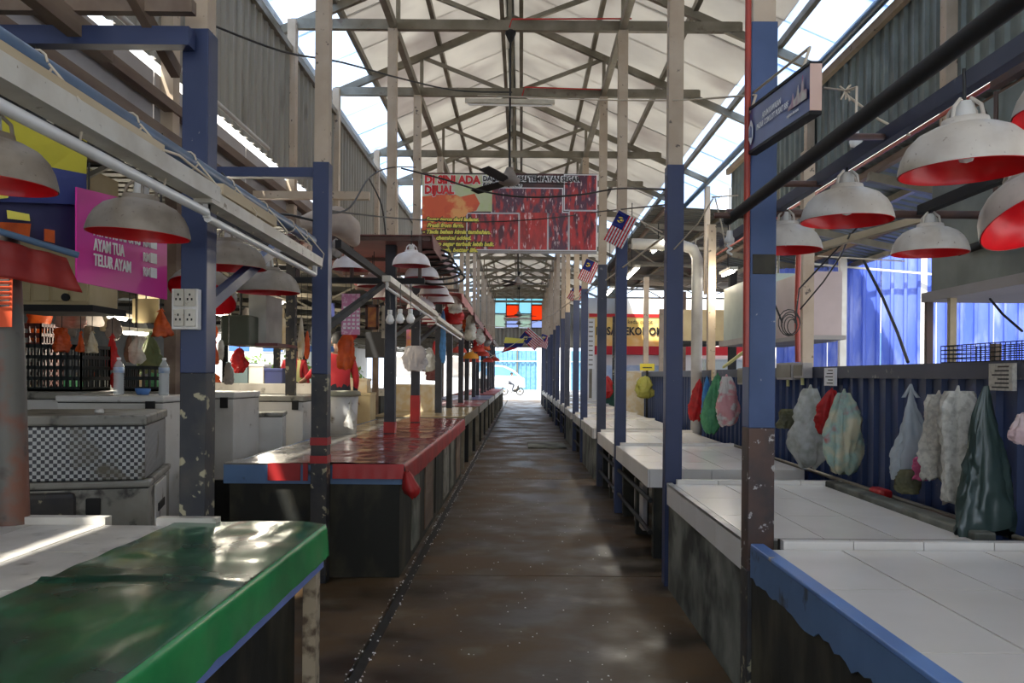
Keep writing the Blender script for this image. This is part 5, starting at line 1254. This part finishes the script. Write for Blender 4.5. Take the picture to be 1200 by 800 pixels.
# ================================================================== people
def person(loc, rotz, label, shirt, joints=None, vest=False, sc=1.0, seat=False):
    J = dict(pelvis=(0, 0, .95), spine=(0, 0, 1.12), chest=(0, 0, 1.32), neck=(0, 0, 1.47), jaw=(0, -.02, 1.56), head=(0, -.01, 1.64), crown=(0, .01, 1.715),
             shl=(.17, 0, 1.40), ell=(.23, .02, 1.13), wrl=(.22, -.10, .90), hal=(.22, -.14, .83),
             shr=(-.17, 0, 1.40), elr=(-.23, .02, 1.13), wrr=(-.22, -.10, .90), har=(-.22, -.14, .83),
             hil=(.09, 0, .92), knl=(.10, -.02, .50), anl=(.10, .02, .09), tol=(.10, -.14, .03),
             hir=(-.09, 0, .92), knr=(-.10, -.02, .50), anr=(-.10, .02, .09), tor=(-.10, -.14, .03))
    if joints: J.update(joints)
    Rr = dict(pelvis=.135, spine=.125, chest=.145, neck=.055, jaw=.07, head=.088, crown=.055, shl=.068, ell=.045, wrl=.030, hal=.034, shr=.068, elr=.045, wrr=.030, har=.034,
              hil=.095, knl=.060, anl=.042, tol=.035, hir=.095, knr=.060, anr=.042, tor=.035)
    E = [('pelvis', 'spine'), ('spine', 'chest'), ('chest', 'neck'), ('neck', 'jaw'), ('jaw', 'head'), ('head', 'crown'), ('chest', 'shl'), ('shl', 'ell'), ('ell', 'wrl'), ('wrl', 'hal'),
         ('chest', 'shr'), ('shr', 'elr'), ('elr', 'wrr'), ('wrr', 'har'), ('pelvis', 'hil'), ('hil', 'knl'), ('knl', 'anl'), ('anl', 'tol'), ('pelvis', 'hir'), ('hir', 'knr'), ('knr', 'anr'), ('anr', 'tor')]
    names = list(J); V = [Vector(J[n]) for n in names]; RR = [Rr[n] for n in names]; ED = [(names.index(a), names.index(b)) for a, b in E]
    for sd_ in ('l', 'r'):      # five fingers each
        h = names.index('ha'+sd_); d = (V[h]-V[names.index('wr'+sd_)]).normalized(); side = Vector((1, 0, 0))-d*d.x; side.normalize()
        for k in range(5):
            off_ = (k-2)*.016; ln = (.045, .07, .078, .07, .055)[k]
            a = V[h]+side*off_+d*.01; b = a+d*ln*.55+side*off_*.2; c = b+d*ln*.4+Vector((0, -.012, -.008))
            if k == 0: b = a+side*-.03*(1 if off_ < 0 else -1)+d*.02; c = b+d*.025
            i0 = len(V); V += [a, b, c]; RR += [.010, .009, .007]; ED += [(h, i0), (i0, i0+1), (i0+1, i0+2)]
    me = bpy.data.meshes.new('body'); me.from_pydata([tuple(v) for v in V], ED, []); o = bpy.data.objects.new('body', me); COL.objects.link(o)
    md = o.modifiers.new('s', 'SKIN'); md.use_smooth_shade = True
    sv = me.skin_vertices[0].data
    for i, r_ in enumerate(RR): sv[i].radius = (r_*(1.25 if names[i:i+1] in (['pelvis'], ['spine'], ['chest']) else 1), r_)
    sv[0].use_root = True
    sb = o.modifiers.new('u', 'SUBSURF'); sb.levels = 2; sb.render_levels = 2
    dg = bpy.context.evaluated_depsgraph_get(); dg.update()
    m2 = bpy.data.meshes.new_from_object(o.evaluated_get(dg)); bpy.data.objects.remove(o)
    m2.materials.clear()
    for m_ in (M_skin, shirt, M_trous, M_hiviz): m2.materials.append(m_)
    arms = [Vector(J[n]) for n in ('ell', 'elr', 'wrl', 'wrr', 'hal', 'har')]
    nz_ = Vector(J['neck']); pz = Vector(J['pelvis'])
    for p in m2.polygons:
        c = p.center; p.use_smooth = True
        near = min(((c-Vector(V[i])).length-RR[i], i) for i in range(len(V)))[1]; nm = names[near] if near < len(names) else 'finger'
        if nm in ('hil', 'hir', 'knl', 'knr', 'anl', 'anr', 'tol', 'tor', 'pelvis'): k = 2
        elif nm in ('spine', 'chest', 'shl', 'shr', 'ell', 'elr'): k = 1
        else: k = 0
        if k == 1 and vest and (abs(abs(c.x)-.10) < .022 or abs(c.z-1.12) < .025) and abs(c.x) < .16: k = 3
        p.material_index = k
    t = thing('person', loc, label, 'person'); t.rotation_euler.z = rotz; t.scale = (sc,)*3
    link_mesh('body', m2, t)
    hd = Vector(J['head']); cr2 = Vector(J['crown']); ax = (cr2-Vector(J['jaw'])).normalized()
    q = MB(); rows = []
    for j in range(9):
        ph = math.pi*.58*j/8
        rows.append([hd+Vector((.100*math.sin(ph)*math.cos(a), .022+.108*math.sin(ph)*math.sin(a), .03+.105*math.cos(ph)-(.04 if math.sin(a) > .2 and j > 6 else 0))) for a in [2*math.pi*k/16 for k in range(17)]])
    q.grid(rows); o = q.mesh('hair', M_hair); link_mesh('hair', o, t)
    for sx_ in (-1, 1):
        link_mesh('eye', MB().lathe([(.001, -.011), (.008, -.008), (.011, 0), (.008, .008), (.001, .011)], 8, c=hd+Vector((sx_*.032, -.083, -.005))).mesh('eye', M_black), t)
        link_mesh('ear', MB().lathe([(.001, -.028), (.012, -.02), (.016, 0), (.012, .02), (.001, .028)], 8, c=hd+Vector((sx_*.092, .01, -.01))).mesh('ear', M_skin), t)
    link_mesh('nose', MB().add([hd+Vector(v) for v in ((-.014, -.082, -.03), (.014, -.082, -.03), (0, -.108, -.03), (0, -.084, .01))], [(0, 1, 2), (0, 2, 3), (2, 1, 3), (1, 0, 3)]).mesh('nose', M_skin), t)
    link_mesh('mouth', MB().box(-.022, .022, -.092, -.084, -.056, -.050).mesh('mouth', M_redbag), t, hd)
    return t
p = P(345, 440, 15.6)
person((p.x, 15.6, .26), R(180), 'person seen from behind in a red shirt with yellow bands, standing in the left hall', M_shirt, vest=True, sc=1.03)
MBp = MB().box(p.x-.4, p.x+.4, 15.2, 16.0, 0, .26).build('floor_pallet', M_wood); tag(MBp, 'low timber pallet under the person with yellow bands', 'pallet')
tt_ = text(next(o for o in bpy.data.objects if o.name == 'person'), 'SETIA', (p.x-.10, 15.6-.20, 1.46), (1, 0, 0), (0, 0, 1), .07, M_lett, bold=.002) if 0 else None
p = P(404, 440, 11.3)
person((p.x-.22+.12, 11.4, .30), R(195), 'person in a red shirt reaching left behind the white bin', M_redbag if 0 else M_shirt,
       joints=dict(shl=(.17, 0, 1.42), ell=(.36, -.06, 1.20), wrl=(.44, -.26, 1.12), hal=(.46, -.33, 1.10)), sc=1.0)
o = MB().box(p.x-.75, p.x+.0, 11.1, 11.7, 0, .30).build('floor_pallet', M_wood); tag(o, 'timber pallet under the red-shirted person behind the white bin', 'pallet')
# white bin
t = thing('storage_bin', (P(402, 470, 9.6).x, 9.6, HL), 'round-rimmed white bin on the red counter in front of the red-shirted person', 'bin')
bx = P(402, 470, 9.6).x
MB().lathe([(.001, 0), (.15, 0), (.17, .42), (.165, .42), (.001, .42)], 24, c=(bx, 9.6, HL)).build('bin_body', M_cooler, t)
MB().lathe([(.001, .475), (.17, .475), (.195, .46), (.195, .42), (.17, .415), (.001, .415)], 24, c=(bx, 9.6, HL)).build('bin_lid', mat('greenish_lid', (.30, .30, .22), rough=.5), t)
# foam boxes and cabinets behind
def sbox(nm, x0, x1, y0, y1, z0, z1, m, lab, cat='box', lidm=None):
    t = thing(nm, ((x0+x1)/2, (y0+y1)/2, z0), lab, cat)
    MB().box(x0, x1, y0, y1, z0, z1-.04).build('box_body', m, t, bevel=.006)
    MB().box(x0-.01, x1+.01, y0-.01, y1+.01, z1-.04, z1).build('lid', lidm or m, t, bevel=.006)
    return t
sbox('foam_box', -2.38, -1.62, 15.6, 16.4, HL, 1.32, M_foam, 'stained cream foam box on the beige counter behind the fourth left post')
sbox('shelf_box', -2.75, -2.30, 13.0, 13.5, 0, 1.22, M_card, 'yellowish low cupboard behind the third left post', 'cabinet')
sbox('foam_box', -2.62, -2.36, 13.05, 13.4, 1.22, 1.44, M_foam, 'small foam box on the yellowish low cupboard')
def hang(nm, x0, x1, y0, y1, Y, m, lab, cat='sign', th=.02, border=None):
    a, b = P(x0, y1, Y), P(x1, y0, Y); t = thing(nm, ((a.x+b.x)/2, Y, a.z), lab, cat)
    MB().box(a.x, b.x, Y, Y+th, a.z, b.z).build('board', m, t)
    if border:
        q = MB(); w_ = .03
        for r_ in ((a.x, b.x, b.z-w_, b.z), (a.x, b.x, a.z, a.z+w_), (a.x, a.x+w_, a.z, b.z), (b.x-w_, b.x, a.z, b.z)): q.box(r_[0], r_[1], Y-.01, Y, r_[2], r_[3])
        q.build('frame', border, t)
    MB().tube([Vector(((a.x+b.x)/2, Y+.01, b.z)), Vector(((a.x+b.x)/2, Y+.01, 3.1))], .006, 5).build('hanger', M_cable, t)
    return t, a, b
t, a, b = hang('price_sheet', 400, 422, 344, 392, 9.25, M_pinkp, 'faded pink price sheet hanging above the orange bag', th=.006)
for r_ in range(6):
    for c_ in range(4):
        x = a.x+.02+c_*.048; z = b.z-.16-r_*.045; MB().box(x, x+.03, 9.244, 9.25, z, z+.022).build('price_mark', M_lett, t)
hang('framed_picture', 428, 444, 357, 386, 10.2, mat('orange_picture', (.65, .30, .06), (.35, .08, .03), 9, .4), 'framed orange picture hanging left of the white bulbs', border=M_brownst)
hang('hanging_sheet', 447, 459, 358, 396, 11, M_coolerd, 'grey notice panel hanging behind the white bulbs')
hang('hanging_sheet', 476, 484, 386, 408, 13, mat('orange_pink_print', (.75, .35, .10), (.6, .15, .4), 6, .5), 'orange and pink panel hanging by the fourth left post')
hang('black_sheet', 428, 456, 389, 419, 12.6, M_black, 'black plastic sheet hanging between the third and fourth left posts', 'sheet')
hang('blue_sheet', 384, 392, 355, 375, 10.5, M_bluecl, 'small blue cloth hanging right of the second left post', 'cloth')
t = thing('hanging_box', P(275, 403, 8.6), 'dark green box hanging right of the nearest left post', 'box')
a, b = P(259, 404, 8.6), P(292, 369, 8.6)
MB().box(a.x, b.x, 8.6, 9.2, a.z, b.z).build('box_body', mat('dark_olive_box', (.05, .06, .035), (.07, .08, .05), 4, .5), t, bevel=.01)
MB().tube([Vector((a.x+.1, 8.9, b.z)), Vector((a.x+.1, 8.9, 3.1))], .012, 6).build('hanger_rod', M_black, t)
a, b = P(291, 402, 8.9), P(312, 345, 8.9)
t = thing('hood_box', P(300, 402, 8.9), 'pale panelled hood beside the dark green hanging box', 'hood')
MB().box(a.x, b.x, 8.9, 9.5, a.z, b.z).build('box_body', mat('pale_hood', (.42, .42, .38), (.33, .32, .28), 4, .5), t)
MB().box(a.x-.05, b.x+.15, 8.8, 9.6, a.z-.03, a.z).build('bottom_rim', M_maroon, t)
MB().tube([Vector(((a.x+b.x)/2, 9.2, b.z)), Vector(((a.x+b.x)/2, 9.2, 3.1))], .02, 6).build('hanger_rod', M_black, t)
# green sack and clutter behind bottles
bagpx(160, 193, 390, 437, 8.6, mat('olive_green_sack', (.14, .17, .07), (.10, .13, .06), 4, .7), 'big olive green sack hanging behind the right water bottle', kind='cone', sd=31, dp=.5)
hang('cardboard_sheet', 155, 186, 350, 378, 8.8, M_card, 'brown cardboard panel hanging above the olive green sack', 'panel')
# far left counters
for i, (x0, x1, y0, y1, zt) in enumerate([(-4.6, -2.75, 11.9, 13.0, 1.36), (-8.6, -5.2, 10.4, 11.6, 1.15), (-8.6, -5.3, 15.5, 16.8, 1.2), (-4.2, -2.8, 17.5, 19.0, 1.2)]):
    z0 = .18 if x0 < -5 else 0
    t = thing('market_counter', ((x0+x1)/2, y0, z0), ['long pale slab counter behind the white freezers', 'dark stall counter at the far left back', 'second stall counter at the far left back', 'pale counter behind the person with yellow bands'][i], 'counter')
    MB().box(x0, x1, y0, y1, zt-.14, zt).build('slab', M_tile2, t); MB().box(x0+.1, x1-.1, y0+.1, y1-.05, z0, zt-.14).build('counter_body', M_mould, t)
sbox('storage_box', -4.25, -3.95, 12.3, 12.7, 1.36, 1.66, mat('blue_grey_plastic', (.14, .20, .22), rough=.5), 'blue-grey plastic box on the long pale slab counter')
sbox('storage_box', -3.93, -3.72, 12.3, 12.7, 1.36, 1.64, M_white, 'white box beside the blue-grey box on the long pale slab')
sbox('storage_box', -3.70, -3.45, 12.3, 12.7, 1.36, 1.58, M_bluecl, 'dark blue box right of the white box on the long pale slab')
random.seed(12)
cl = [('sack', M_foam), ('sack', M_redbag), ('sack', M_orange), ('sack', M_cloth), ('sack', M_wbag), ('sack', M_gbag)]
for i in range(18):
    x = random.uniform(-8.4, -5.4); yb = 10.6 if i < 9 else 15.7; zt = 1.15 if i < 9 else 1.2
    x = -8.4+(i % 9)*.37; nm, m = cl[(i*5) % 6]
    bag(Vector((x, yb+.4, zt+.30)), .30, .30, m, '%s lumpy sack from the left on the %s counter at the far left back' % ((['first']+ORD[1:])[i % 9], 'dark' if i < 9 else 'second'), kind='full', sd=i, dp=.8, handle=False, name='sack', nseg=12)
for i in range(20):
    x = -8.6+(i % 10)*.62; y = 9.7 if i < 10 else 15.1
    if x > -2.7: continue
    m = [M_orange, M_foam, M_redbag, M_cloth, M_wbag][(i*3) % 5]; L_ = .28+.1*((i*7) % 4)
    bag(Vector((x, y, 2.66)), .20+.03*(i % 3), L_+.15, m, '%s bag from the left hanging from the %s hall crossbar' % ((['first']+ORD[1:])[i % 10], 'nearest' if i < 10 else 'second'), kind=['cone', 'limp', 'full'][i % 3], sd=i*2, dp=.6, handle=False, nseg=12)

# ================================================================== world beyond
def facade(x0, x1, y, z1, m, label, nwin, wz0, wz1, wm=M_glass, dpt=3):
    t = thing('building', ((x0+x1)/2, y, 0), label, 'building')
    MB().box(x0, x1, y, y+dpt, -.02, z1).build('wall', m, t)
    MB().box(x0-.2, x1+.2, y-.25, y+dpt, z1, z1+.15).build('roof_edge', M_board, t)
    for k in range(nwin):
        a = x0+(x1-x0)*(k+.2)/nwin; b = x0+(x1-x0)*(k+.8)/nwin
        f = MB().box(a-.06, b+.06, y-.05, y-.01, wz0-.06, wz1+.06).build('window', M_white, t)
        MB().box(a, b, y-.07, y-.05, wz0, wz1).build('pane', wm, f)
    return t
t = facade(-24, -8.5, 44, 7, M_wallw, 'white building with blue windows seen beyond the left hall', 9, 2.65, 2.95, mat('blue_sign_panel', (.05, .15, .45), rough=.5))
t = facade(-8.2, -2.8, 52.5, 6, M_wallw, 'white building seen past the end of the left stalls', 3, 1.5, 2.6, M_board)
t = facade(11.5, 14.5, 32, 6, M_wallw, 'white wall building beyond the right hall', 2, 2.0, 3.2)
# yellow-sign shop
SY = 31.0
t = thing('shop_front', (7, SY, 0), 'shop with a yellow sign and red canopy at the back of the right hall', 'shop')
a, b = P(690, 405, SY), P(775, 368, SY)
MB().box(a.x-.1, 10.5, SY+.2, SY+.6, 0, b.z+.6).build('wall', M_wallw, t)
MB().box(a.x, b.x+.9, SY, SY+.15, a.z, b.z).build('sign_panel', mat('yellow_sign', (.80, .55, .14), (.85, .68, .30), 3, .5), t)
MB().box(a.x, b.x+.9, SY-.02, SY, b.z-.12, b.z).build('sign_border', M_redl, t)
MB().box(a.x, b.x+3.2, SY-.8, SY, a.z-.32, a.z-.03).build('canopy', mat('red_canopy', (.7, .03, .05), rough=.6, trans=.3), t)
text(t, 'PUSAT EKONOMI', (a.x+.25, SY-.03, P(700, 392, SY).z), X_, U_, .40, M_blackl, bold=.012, fit=(b.x-a.x)*.95)
text(t, 'kedai runcit', (a.x+1.4, SY-.03, P(700, 379, SY).z), X_, U_, .22, M_blackl, fit=.9)
for k in range(6):
    x = a.x+.4+k*1.0; w_ = MB().box(x, x+.75, SY+.12, SY+.2, .2, a.z-.7).build('shutter', mat('pale_blue_shutter', (.35, .50, .75), (.6, .7, .85), 3, .5), t)
MB().box(P(795, 440, SY).x, P(818, 440, SY).x, SY-.5, SY-.3, 1.2, P(800, 415, SY).z).build('white_panel', M_wallw, t)
MB().box(P(795, 440, SY).x, P(818, 440, SY).x, SY-.5, SY-.3, P(800, 415, SY).z+.02, P(800, 407, SY).z).build('red_panel', M_redl, t)
t = thing('notice_board', (P(694, 400, 29).x, 29, 0), 'tall white board with rows of small text behind the right posts', 'sign')
a, b = P(688, 432, 29), P(697, 373, 29)
MB().box(a.x, b.x, 29, 29.05, a.z, b.z).build('board', M_lett, t); MB().box((a.x+b.x)/2-.05, (a.x+b.x)/2+.05, 29.05, 29.12, .05, a.z+.3).build('stand', M_steel, t)
for k in range(10): MB().box(a.x+.05, b.x-.06, 28.99, 29.0, b.z-.15-k*.16, b.z-.11-k*.16).build('text_line', M_steel, t)
# navy partitions and green panel behind right counters
for i, (x0, x1, y0, y1, zt, m, lab) in enumerate([(2.9, 4.4, 18.6, 18.8, 1.55, M_navybeam, 'navy partition at the end of the low navy wall'), (3.0, 3.2, 20, 26, 1.45, M_navy, 'navy side partition further down the right side'),
        (2.45, 4.2, 26.2, 26.4, 1.25, mat('dark_green_panel', (.02, .10, .07), rough=.5), 'dark green panel far down the right side')]):
    o = MB().box(x0, x1, y0, y1, 0 if x1 < 3.4 else .05, zt).build('partition', m); tag(o, lab, 'partition')
sbox('cardboard_box', 2.3, 2.75, 18.9, 19.4, 0, 1.62, M_foam, 'tall cream carton stack beyond the low navy wall')
t = thing('hazard_sign', P(756, 432, 17), 'small yellow sign between the second and third right posts', 'sign')
a, b = P(750, 434, 17), P(767, 426, 17); MB().box(a.x, b.x, 17, 17.02, a.z, b.z).build('board', mat('yellow_plate', (.75, .6, .03), rough=.5), t); MB().box(a.x+.05, b.x-.05, 16.99, 17, a.z+.05, a.z+.07).build('text_line', M_blackl, t); MB().box((a.x+b.x)/2-.02, (a.x+b.x)/2+.02, 17.02, 17.05, 0, a.z+.1).build('stand', M_black, t)
o = MB().tube([P(848, 430, 10.5), P(872, 412, 9.8)], .02, 6).build('yellow_bar', M_hiviz); tag(o, 'yellow bar slanting above the wall left of the nearest right post', 'bar')
# end fence, van, motorbike
t = thing('sheet_fence', (1, 92, 0), 'pale blue corrugated fence in bright sun beyond the exit', 'fence')
me = corr_wall('fence_sheet', mat('pale_blue_sheet', (.10, .26, .42), (.16, .34, .48), 3, .5), -.02, 4.2, 2.0, .5, .12)
for k in range(9):
    o = link_mesh('fence_sheet', me, t, Vector((-8+k*2, 92, 0))-wloc(t)); o.rotation_euler.z = -math.pi/2
for k in range(7): MB().box(-8+k*2.5, -7.9+k*2.5, 91.8, 91.9, -.02, 4.4).build('fence_post', M_steel, t)
MB().box(-8, 7, 91.75, 91.85, 3.0, 3.1).build('fence_rail', M_white, t)
o = MB().box(1.6, 4.5, 78, 88, -.02, 4.6).build('building', M_wallw); tag(o, 'plain white building block right of the pale blue fence', 'building')
t = thing('van', (-1.7, 79, 0), 'white van with pale blue windows beyond the exit', 'van')
def prof_extr(pts, y0, y1, m=0):
    n = len(pts); return [(x, y0, z) for x, z in pts]+[(x, y1, z) for x, z in pts], [tuple(range(n)), tuple(range(n, 2*n))[::-1]]+[(i, i+n, (i+1) % n+n, (i+1) % n) for i in range(n)]
bp = [(-4.0, .4), (-4.0, 1.5), (-3.6, 2.2), (-2.6, 2.45), (-1.6, 2.4), (-.7, 2.0), (-.1, 1.45), (.3, 1.2), (.35, .4)]
v_, f_ = prof_extr(bp, 78.2, 80); MB().add(v_, f_).build('body', mat('white_car_paint', (.75, .77, .8), rough=.25), t, bevel=.05)
wpz = [(-3.7, 1.55), (-3.45, 2.1), (-2.6, 2.32), (-1.65, 2.28), (-.85, 1.9), (-.3, 1.5)]
v_, f_ = prof_extr(wpz, 78.14, 78.19); MB().add(v_, f_).build('window', mat('car_glass', (.12, .30, .55), rough=.1), t)
for x in (-3.1, -.55):
    w_ = MB().tube([(x, 78.1, .36), (x, 78.35, .36)], .36, 18).build('wheel', M_rub, t); MB().tube([(x, 78.07, .36), (x, 78.1, .36)], .2, 14).build('hub_cap', M_steel, w_)
# motorbike with rider
MY = 66; mx = P(600, 440, MY).x
t = thing('motorbike', (mx, MY, 0), 'white motorbike parked beyond the exit', 'motorbike')
for x in (-.58, .62):
    q = MB().tube([(mx+x+.27*math.cos(a), MY, .29+.27*math.sin(a)) for a in [k*math.pi/9 for k in range(18)]], .045, 6, closed=True); w_ = q.build('wheel', M_rub, t)
    q = MB().tube([(mx+x, MY-.03, .29), (mx+x, MY+.03, .29)], .07, 8)
    for k in range(6): a = k*math.pi/3; q.tube([(mx+x, MY, .29), (mx+x+.26*math.cos(a), MY, .29+.26*math.sin(a))], .008, 4)
    q.build('spokes', M_steel, w_)
v_, f_ = prof_extr([(mx-.75, .62), (mx-.45, .82), (mx+.1, .78), (mx+.35, .95), (mx+.5, .9), (mx+.35, .5), (mx+.05, .38), (mx-.3, .4)], MY-.13, MY+.13); MB().add(v_, f_).build('fairing', mat('white_car_paint', ()), t, bevel=.03)
MB().box(mx-.6, mx+.05, MY-.12, MY+.12, .80, .88).build('seat', M_black, t, bevel=.03)
MB().tube([(mx+.62, MY, .3), (mx+.42, MY, 1.0)], .03, 6).tube([(mx+.4, MY-.32, 1.05), (mx+.42, MY, 1.02), (mx+.4, MY+.32, 1.05)], .018, 6).build('handlebar', M_black, t)
MB().tube([(mx+.05, MY-.18, .35), (mx-.08, MY-.30, 0)], .02, 5).build('kick_stand', M_black, t)
person((mx-.22, MY, 0), R(90), 'person in a white shirt sitting on the white motorbike beyond the exit', M_shirtw,
       joints=dict(pelvis=(0, 0, .98), hil=(.14, -.02, .96), hir=(-.14, -.02, .96), knl=(.17, -.38, .80), knr=(-.17, -.38, .80), anl=(.16, -.22, .40), anr=(-.16, -.22, .40), tol=(.16, -.36, .34), tor=(-.16, -.36, .34),
                   spine=(0, -.05, 1.14), chest=(0, -.12, 1.32), neck=(0, -.17, 1.46), jaw=(0, -.21, 1.54), head=(0, -.21, 1.62), crown=(0, -.19, 1.69), shl=(.17, -.13, 1.40), shr=(-.17, -.13, 1.40),
                   ell=(.25, -.34, 1.22), elr=(-.25, -.34, 1.22), wrl=(.28, -.56, 1.12), wrr=(-.28, -.56, 1.12), hal=(.29, -.62, 1.09), har=(-.29, -.62, 1.09)))
# covered stall near exit
o = MB().add([(-2.6, 44, 0), (-1.5, 44, 0), (-1.2, 45.3, 0), (-2.6, 45.3, 0), (-2.3, 44.1, 1.35), (-1.75, 44.1, 1.3), (-1.75, 45.2, 1.3), (-2.3, 45.2, 1.35)], [(0, 1, 5, 4), (1, 2, 6, 5), (2, 3, 7, 6), (3, 0, 4, 7), (4, 5, 6, 7)]).build('covered_stall', M_cloth); tag(o, 'stall draped with a grey sheet beside the exit', 'stall')
# shrubs outside left
random.seed(5)
for i, (x, y, r_) in enumerate([(-10.2, 38, 1.15), (-12.6, 40, 1.2), (-15.2, 38, 1.15), (-18, 39, 1.3), (-8.6, 42, .9)]):
    t = thing('shrub', (x, y, 0), '%s bright green shrub from the right outside the left hall' % ORD[(3, 1, 2, 4, 0)[0] if 0 else i].replace('nearest', 'first'), 'shrub', 'shrubs outside the left hall')
    q = MB()
    for k in range(420):
        d = Vector((random.gauss(0, 1), random.gauss(0, 1), random.gauss(0, 1))).normalized()*r_*random.uniform(.5, 1); c = Vector((x, y, 1.25))+d; c.z = max(.1, c.z)
        a = Vector((random.gauss(0, 1), random.gauss(0, 1), random.gauss(0, 1))).normalized()*.13; b2 = a.cross(Vector((.3, .5, .8))).normalized()*.07
        q.add([c-a, c+b2, c+a, c-b2], [(0, 1, 2, 3)])
    tag(q.build('foliage', M_leaf, t), kind='stuff'); MB().tube([(x, y, -.02), (x, y, 1.2)], .06, 6).build('stem', M_wood, t)

# ================================================================== clutter under the right side roof and beyond the low wall
for i, (px, Y) in enumerate(((800, 19), (775, 24), (858, 14.5), (720, 27))):
    x = P(px, 400, Y).x
    o = MB().box(x-.06, x+.06, Y-.06, Y+.06, .0 if x < 3.4 else .05, 3.4).build('hall_post', [M_wood, M_cream, M_black, M_grime][i]); tag(o, ['brown post right of the second right post, beyond the low wall', 'cream post beyond the low wall behind the yellow sign', 'black post behind the pale green hood box', 'worn post far back in the right hall'][i], 'post')
sbox('storage_box', 3.5, 4.3, 16.3, 17.0, .05, 1.85, mat('teal_white_panel', (.55, .62, .58), rough=.5), 'tall pale cupboard beyond the low wall behind the duct pipe', 'cabinet')
sbox('hanging_box', 3.0, 3.9, 17.2, 18.0, 2.35, 2.75, M_foam, 'cream box slung under the right side roof') if 0 else None
# litter specks and drain crumbs on the aisle floor
random.seed(21)
q = MB()
for k in range(420):
    y = 2.2+random.random()**1.5*22; x = random.uniform(-.7, .95); r_ = random.uniform(.002, .006)
    q.add([(x-r_, y, .0005), (x+r_, y-r_, .0005), (x+r_, y+r_, .0005), (x, y+r_, .004)], [(0, 1, 3), (1, 2, 3), (2, 0, 3)])
for k in range(500):
    y = 1.8+random.random()*18; x = random.choice((-.787, -.853))+random.uniform(-.012, .012); r_ = random.uniform(.002, .007)
    q.add([(x-r_, y, .0005), (x+r_, y-r_, .0005), (x+r_, y+r_, .0005), (x, y+r_, .006)], [(0, 1, 3), (1, 2, 3), (2, 0, 3)])
o = q.build('litter', M_lett); tag(o, 'tiny pale litter specks scattered on the aisle floor', 'litter', kind='stuff')
# manhole-like raised slab far down the aisle and small items on the far counters
o = MB().box(.15, .95, 17.6, 18.9, 0, .025).build('drain_cover', M_conc, bevel=.005); tag(o, 'low concrete cover slab on the aisle floor at right', 'cover')
t = thing('stool', (-1.35, 2.9, 0), 'grey round stool tucked below the nearest left counter', 'stool') if 0 else None
# steel basin below green counter
o = MB().lathe([(.001, .50), (.13, .50), (.145, .52), (.145, .535), (.12, .53), (.001, .51)], 24, c=(-.80, 2.25, -.0)).tube([(-.80, 2.25, 0), (-.80, 2.25, .5)], .02, 8).build('round_stool', M_galv) 
tag(o, 'round metal stool under the green sheet at the bottom edge', 'stool')

# ================================================================== further awnings and bundles along the left stalls
M_pinkaw = mat('faded_pink_awning', (.42, .14, .13), (.30, .10, .10), 3, .6)
for i, (ya, yb, z, m, nm) in enumerate([(12.7, 15.6, 2.84, M_pinkaw, 'faded pink'), (16.2, 20.0, 2.80, M_maroon, 'dark maroon'), (21, 26, 2.78, M_redb, 'red'), (27, 33, 2.78, M_cloth, 'grey')]):
    aw = thing('awning', (-1.7, (ya+yb)/2, z), '%s sheet awning further down the left stalls' % nm, 'awning', 'awnings down the left stalls')
    rows = [[Vector((-2.5+1.6*j/8, ya+(yb-ya)*k/10, z+.03*noise.noise(Vector((j*.6, k*.7, i*5)))-.015*j)) for j in range(9)] for k in range(11)]
    MB().grid(rows).build('awning_sheet', m, aw, thick=.01)
    MB().add([rows[k][8] for k in range(11)]+[rows[k][8]+Vector((.01, 0, -.14-.04*noise.noise(Vector((k*1.1, i, 0))))) for k in range(11)], [(k, k+1, k+12, k+11) for k in range(10)]).build('awning_edge', m, aw, thick=.008)
    for y in (ya+.1, yb-.1): MB().beam((-2.5, y, z-.05), (-.95, y, z-.07), .03, .04).build('awning_rib', M_brownst, aw)
random.seed(33)
for i in range(12):
    y = 13.0+i*1.35; x = -1.02-.12*(i % 3); m = [M_wbag, M_redbag, M_cloth, M_wbag, M_orange, M_shadew][i % 6]
    bag(Vector((x, y, 2.70)), .22+.05*(i % 3), .26+.08*(i % 4), m, '%s bundle from the viewer hanging under the further left awnings' % (['first']+ORD[1:])[i], kind=['full', 'flat', 'limp'][i % 3], sd=i*3.1, dp=.8, handle=False, name='cloth_bundle', cat='bundle', group='bundles under the further left awnings', nseg=14)
for i in range(5):
    y = 13.2+i*.8
    red_lamp((-1.45, y, 2.36), '%s of the white lamps under the faded pink awning' % ORD[i], g='white lamps under the faded pink awning', proto=pr3, flag=u3, top=2.78)
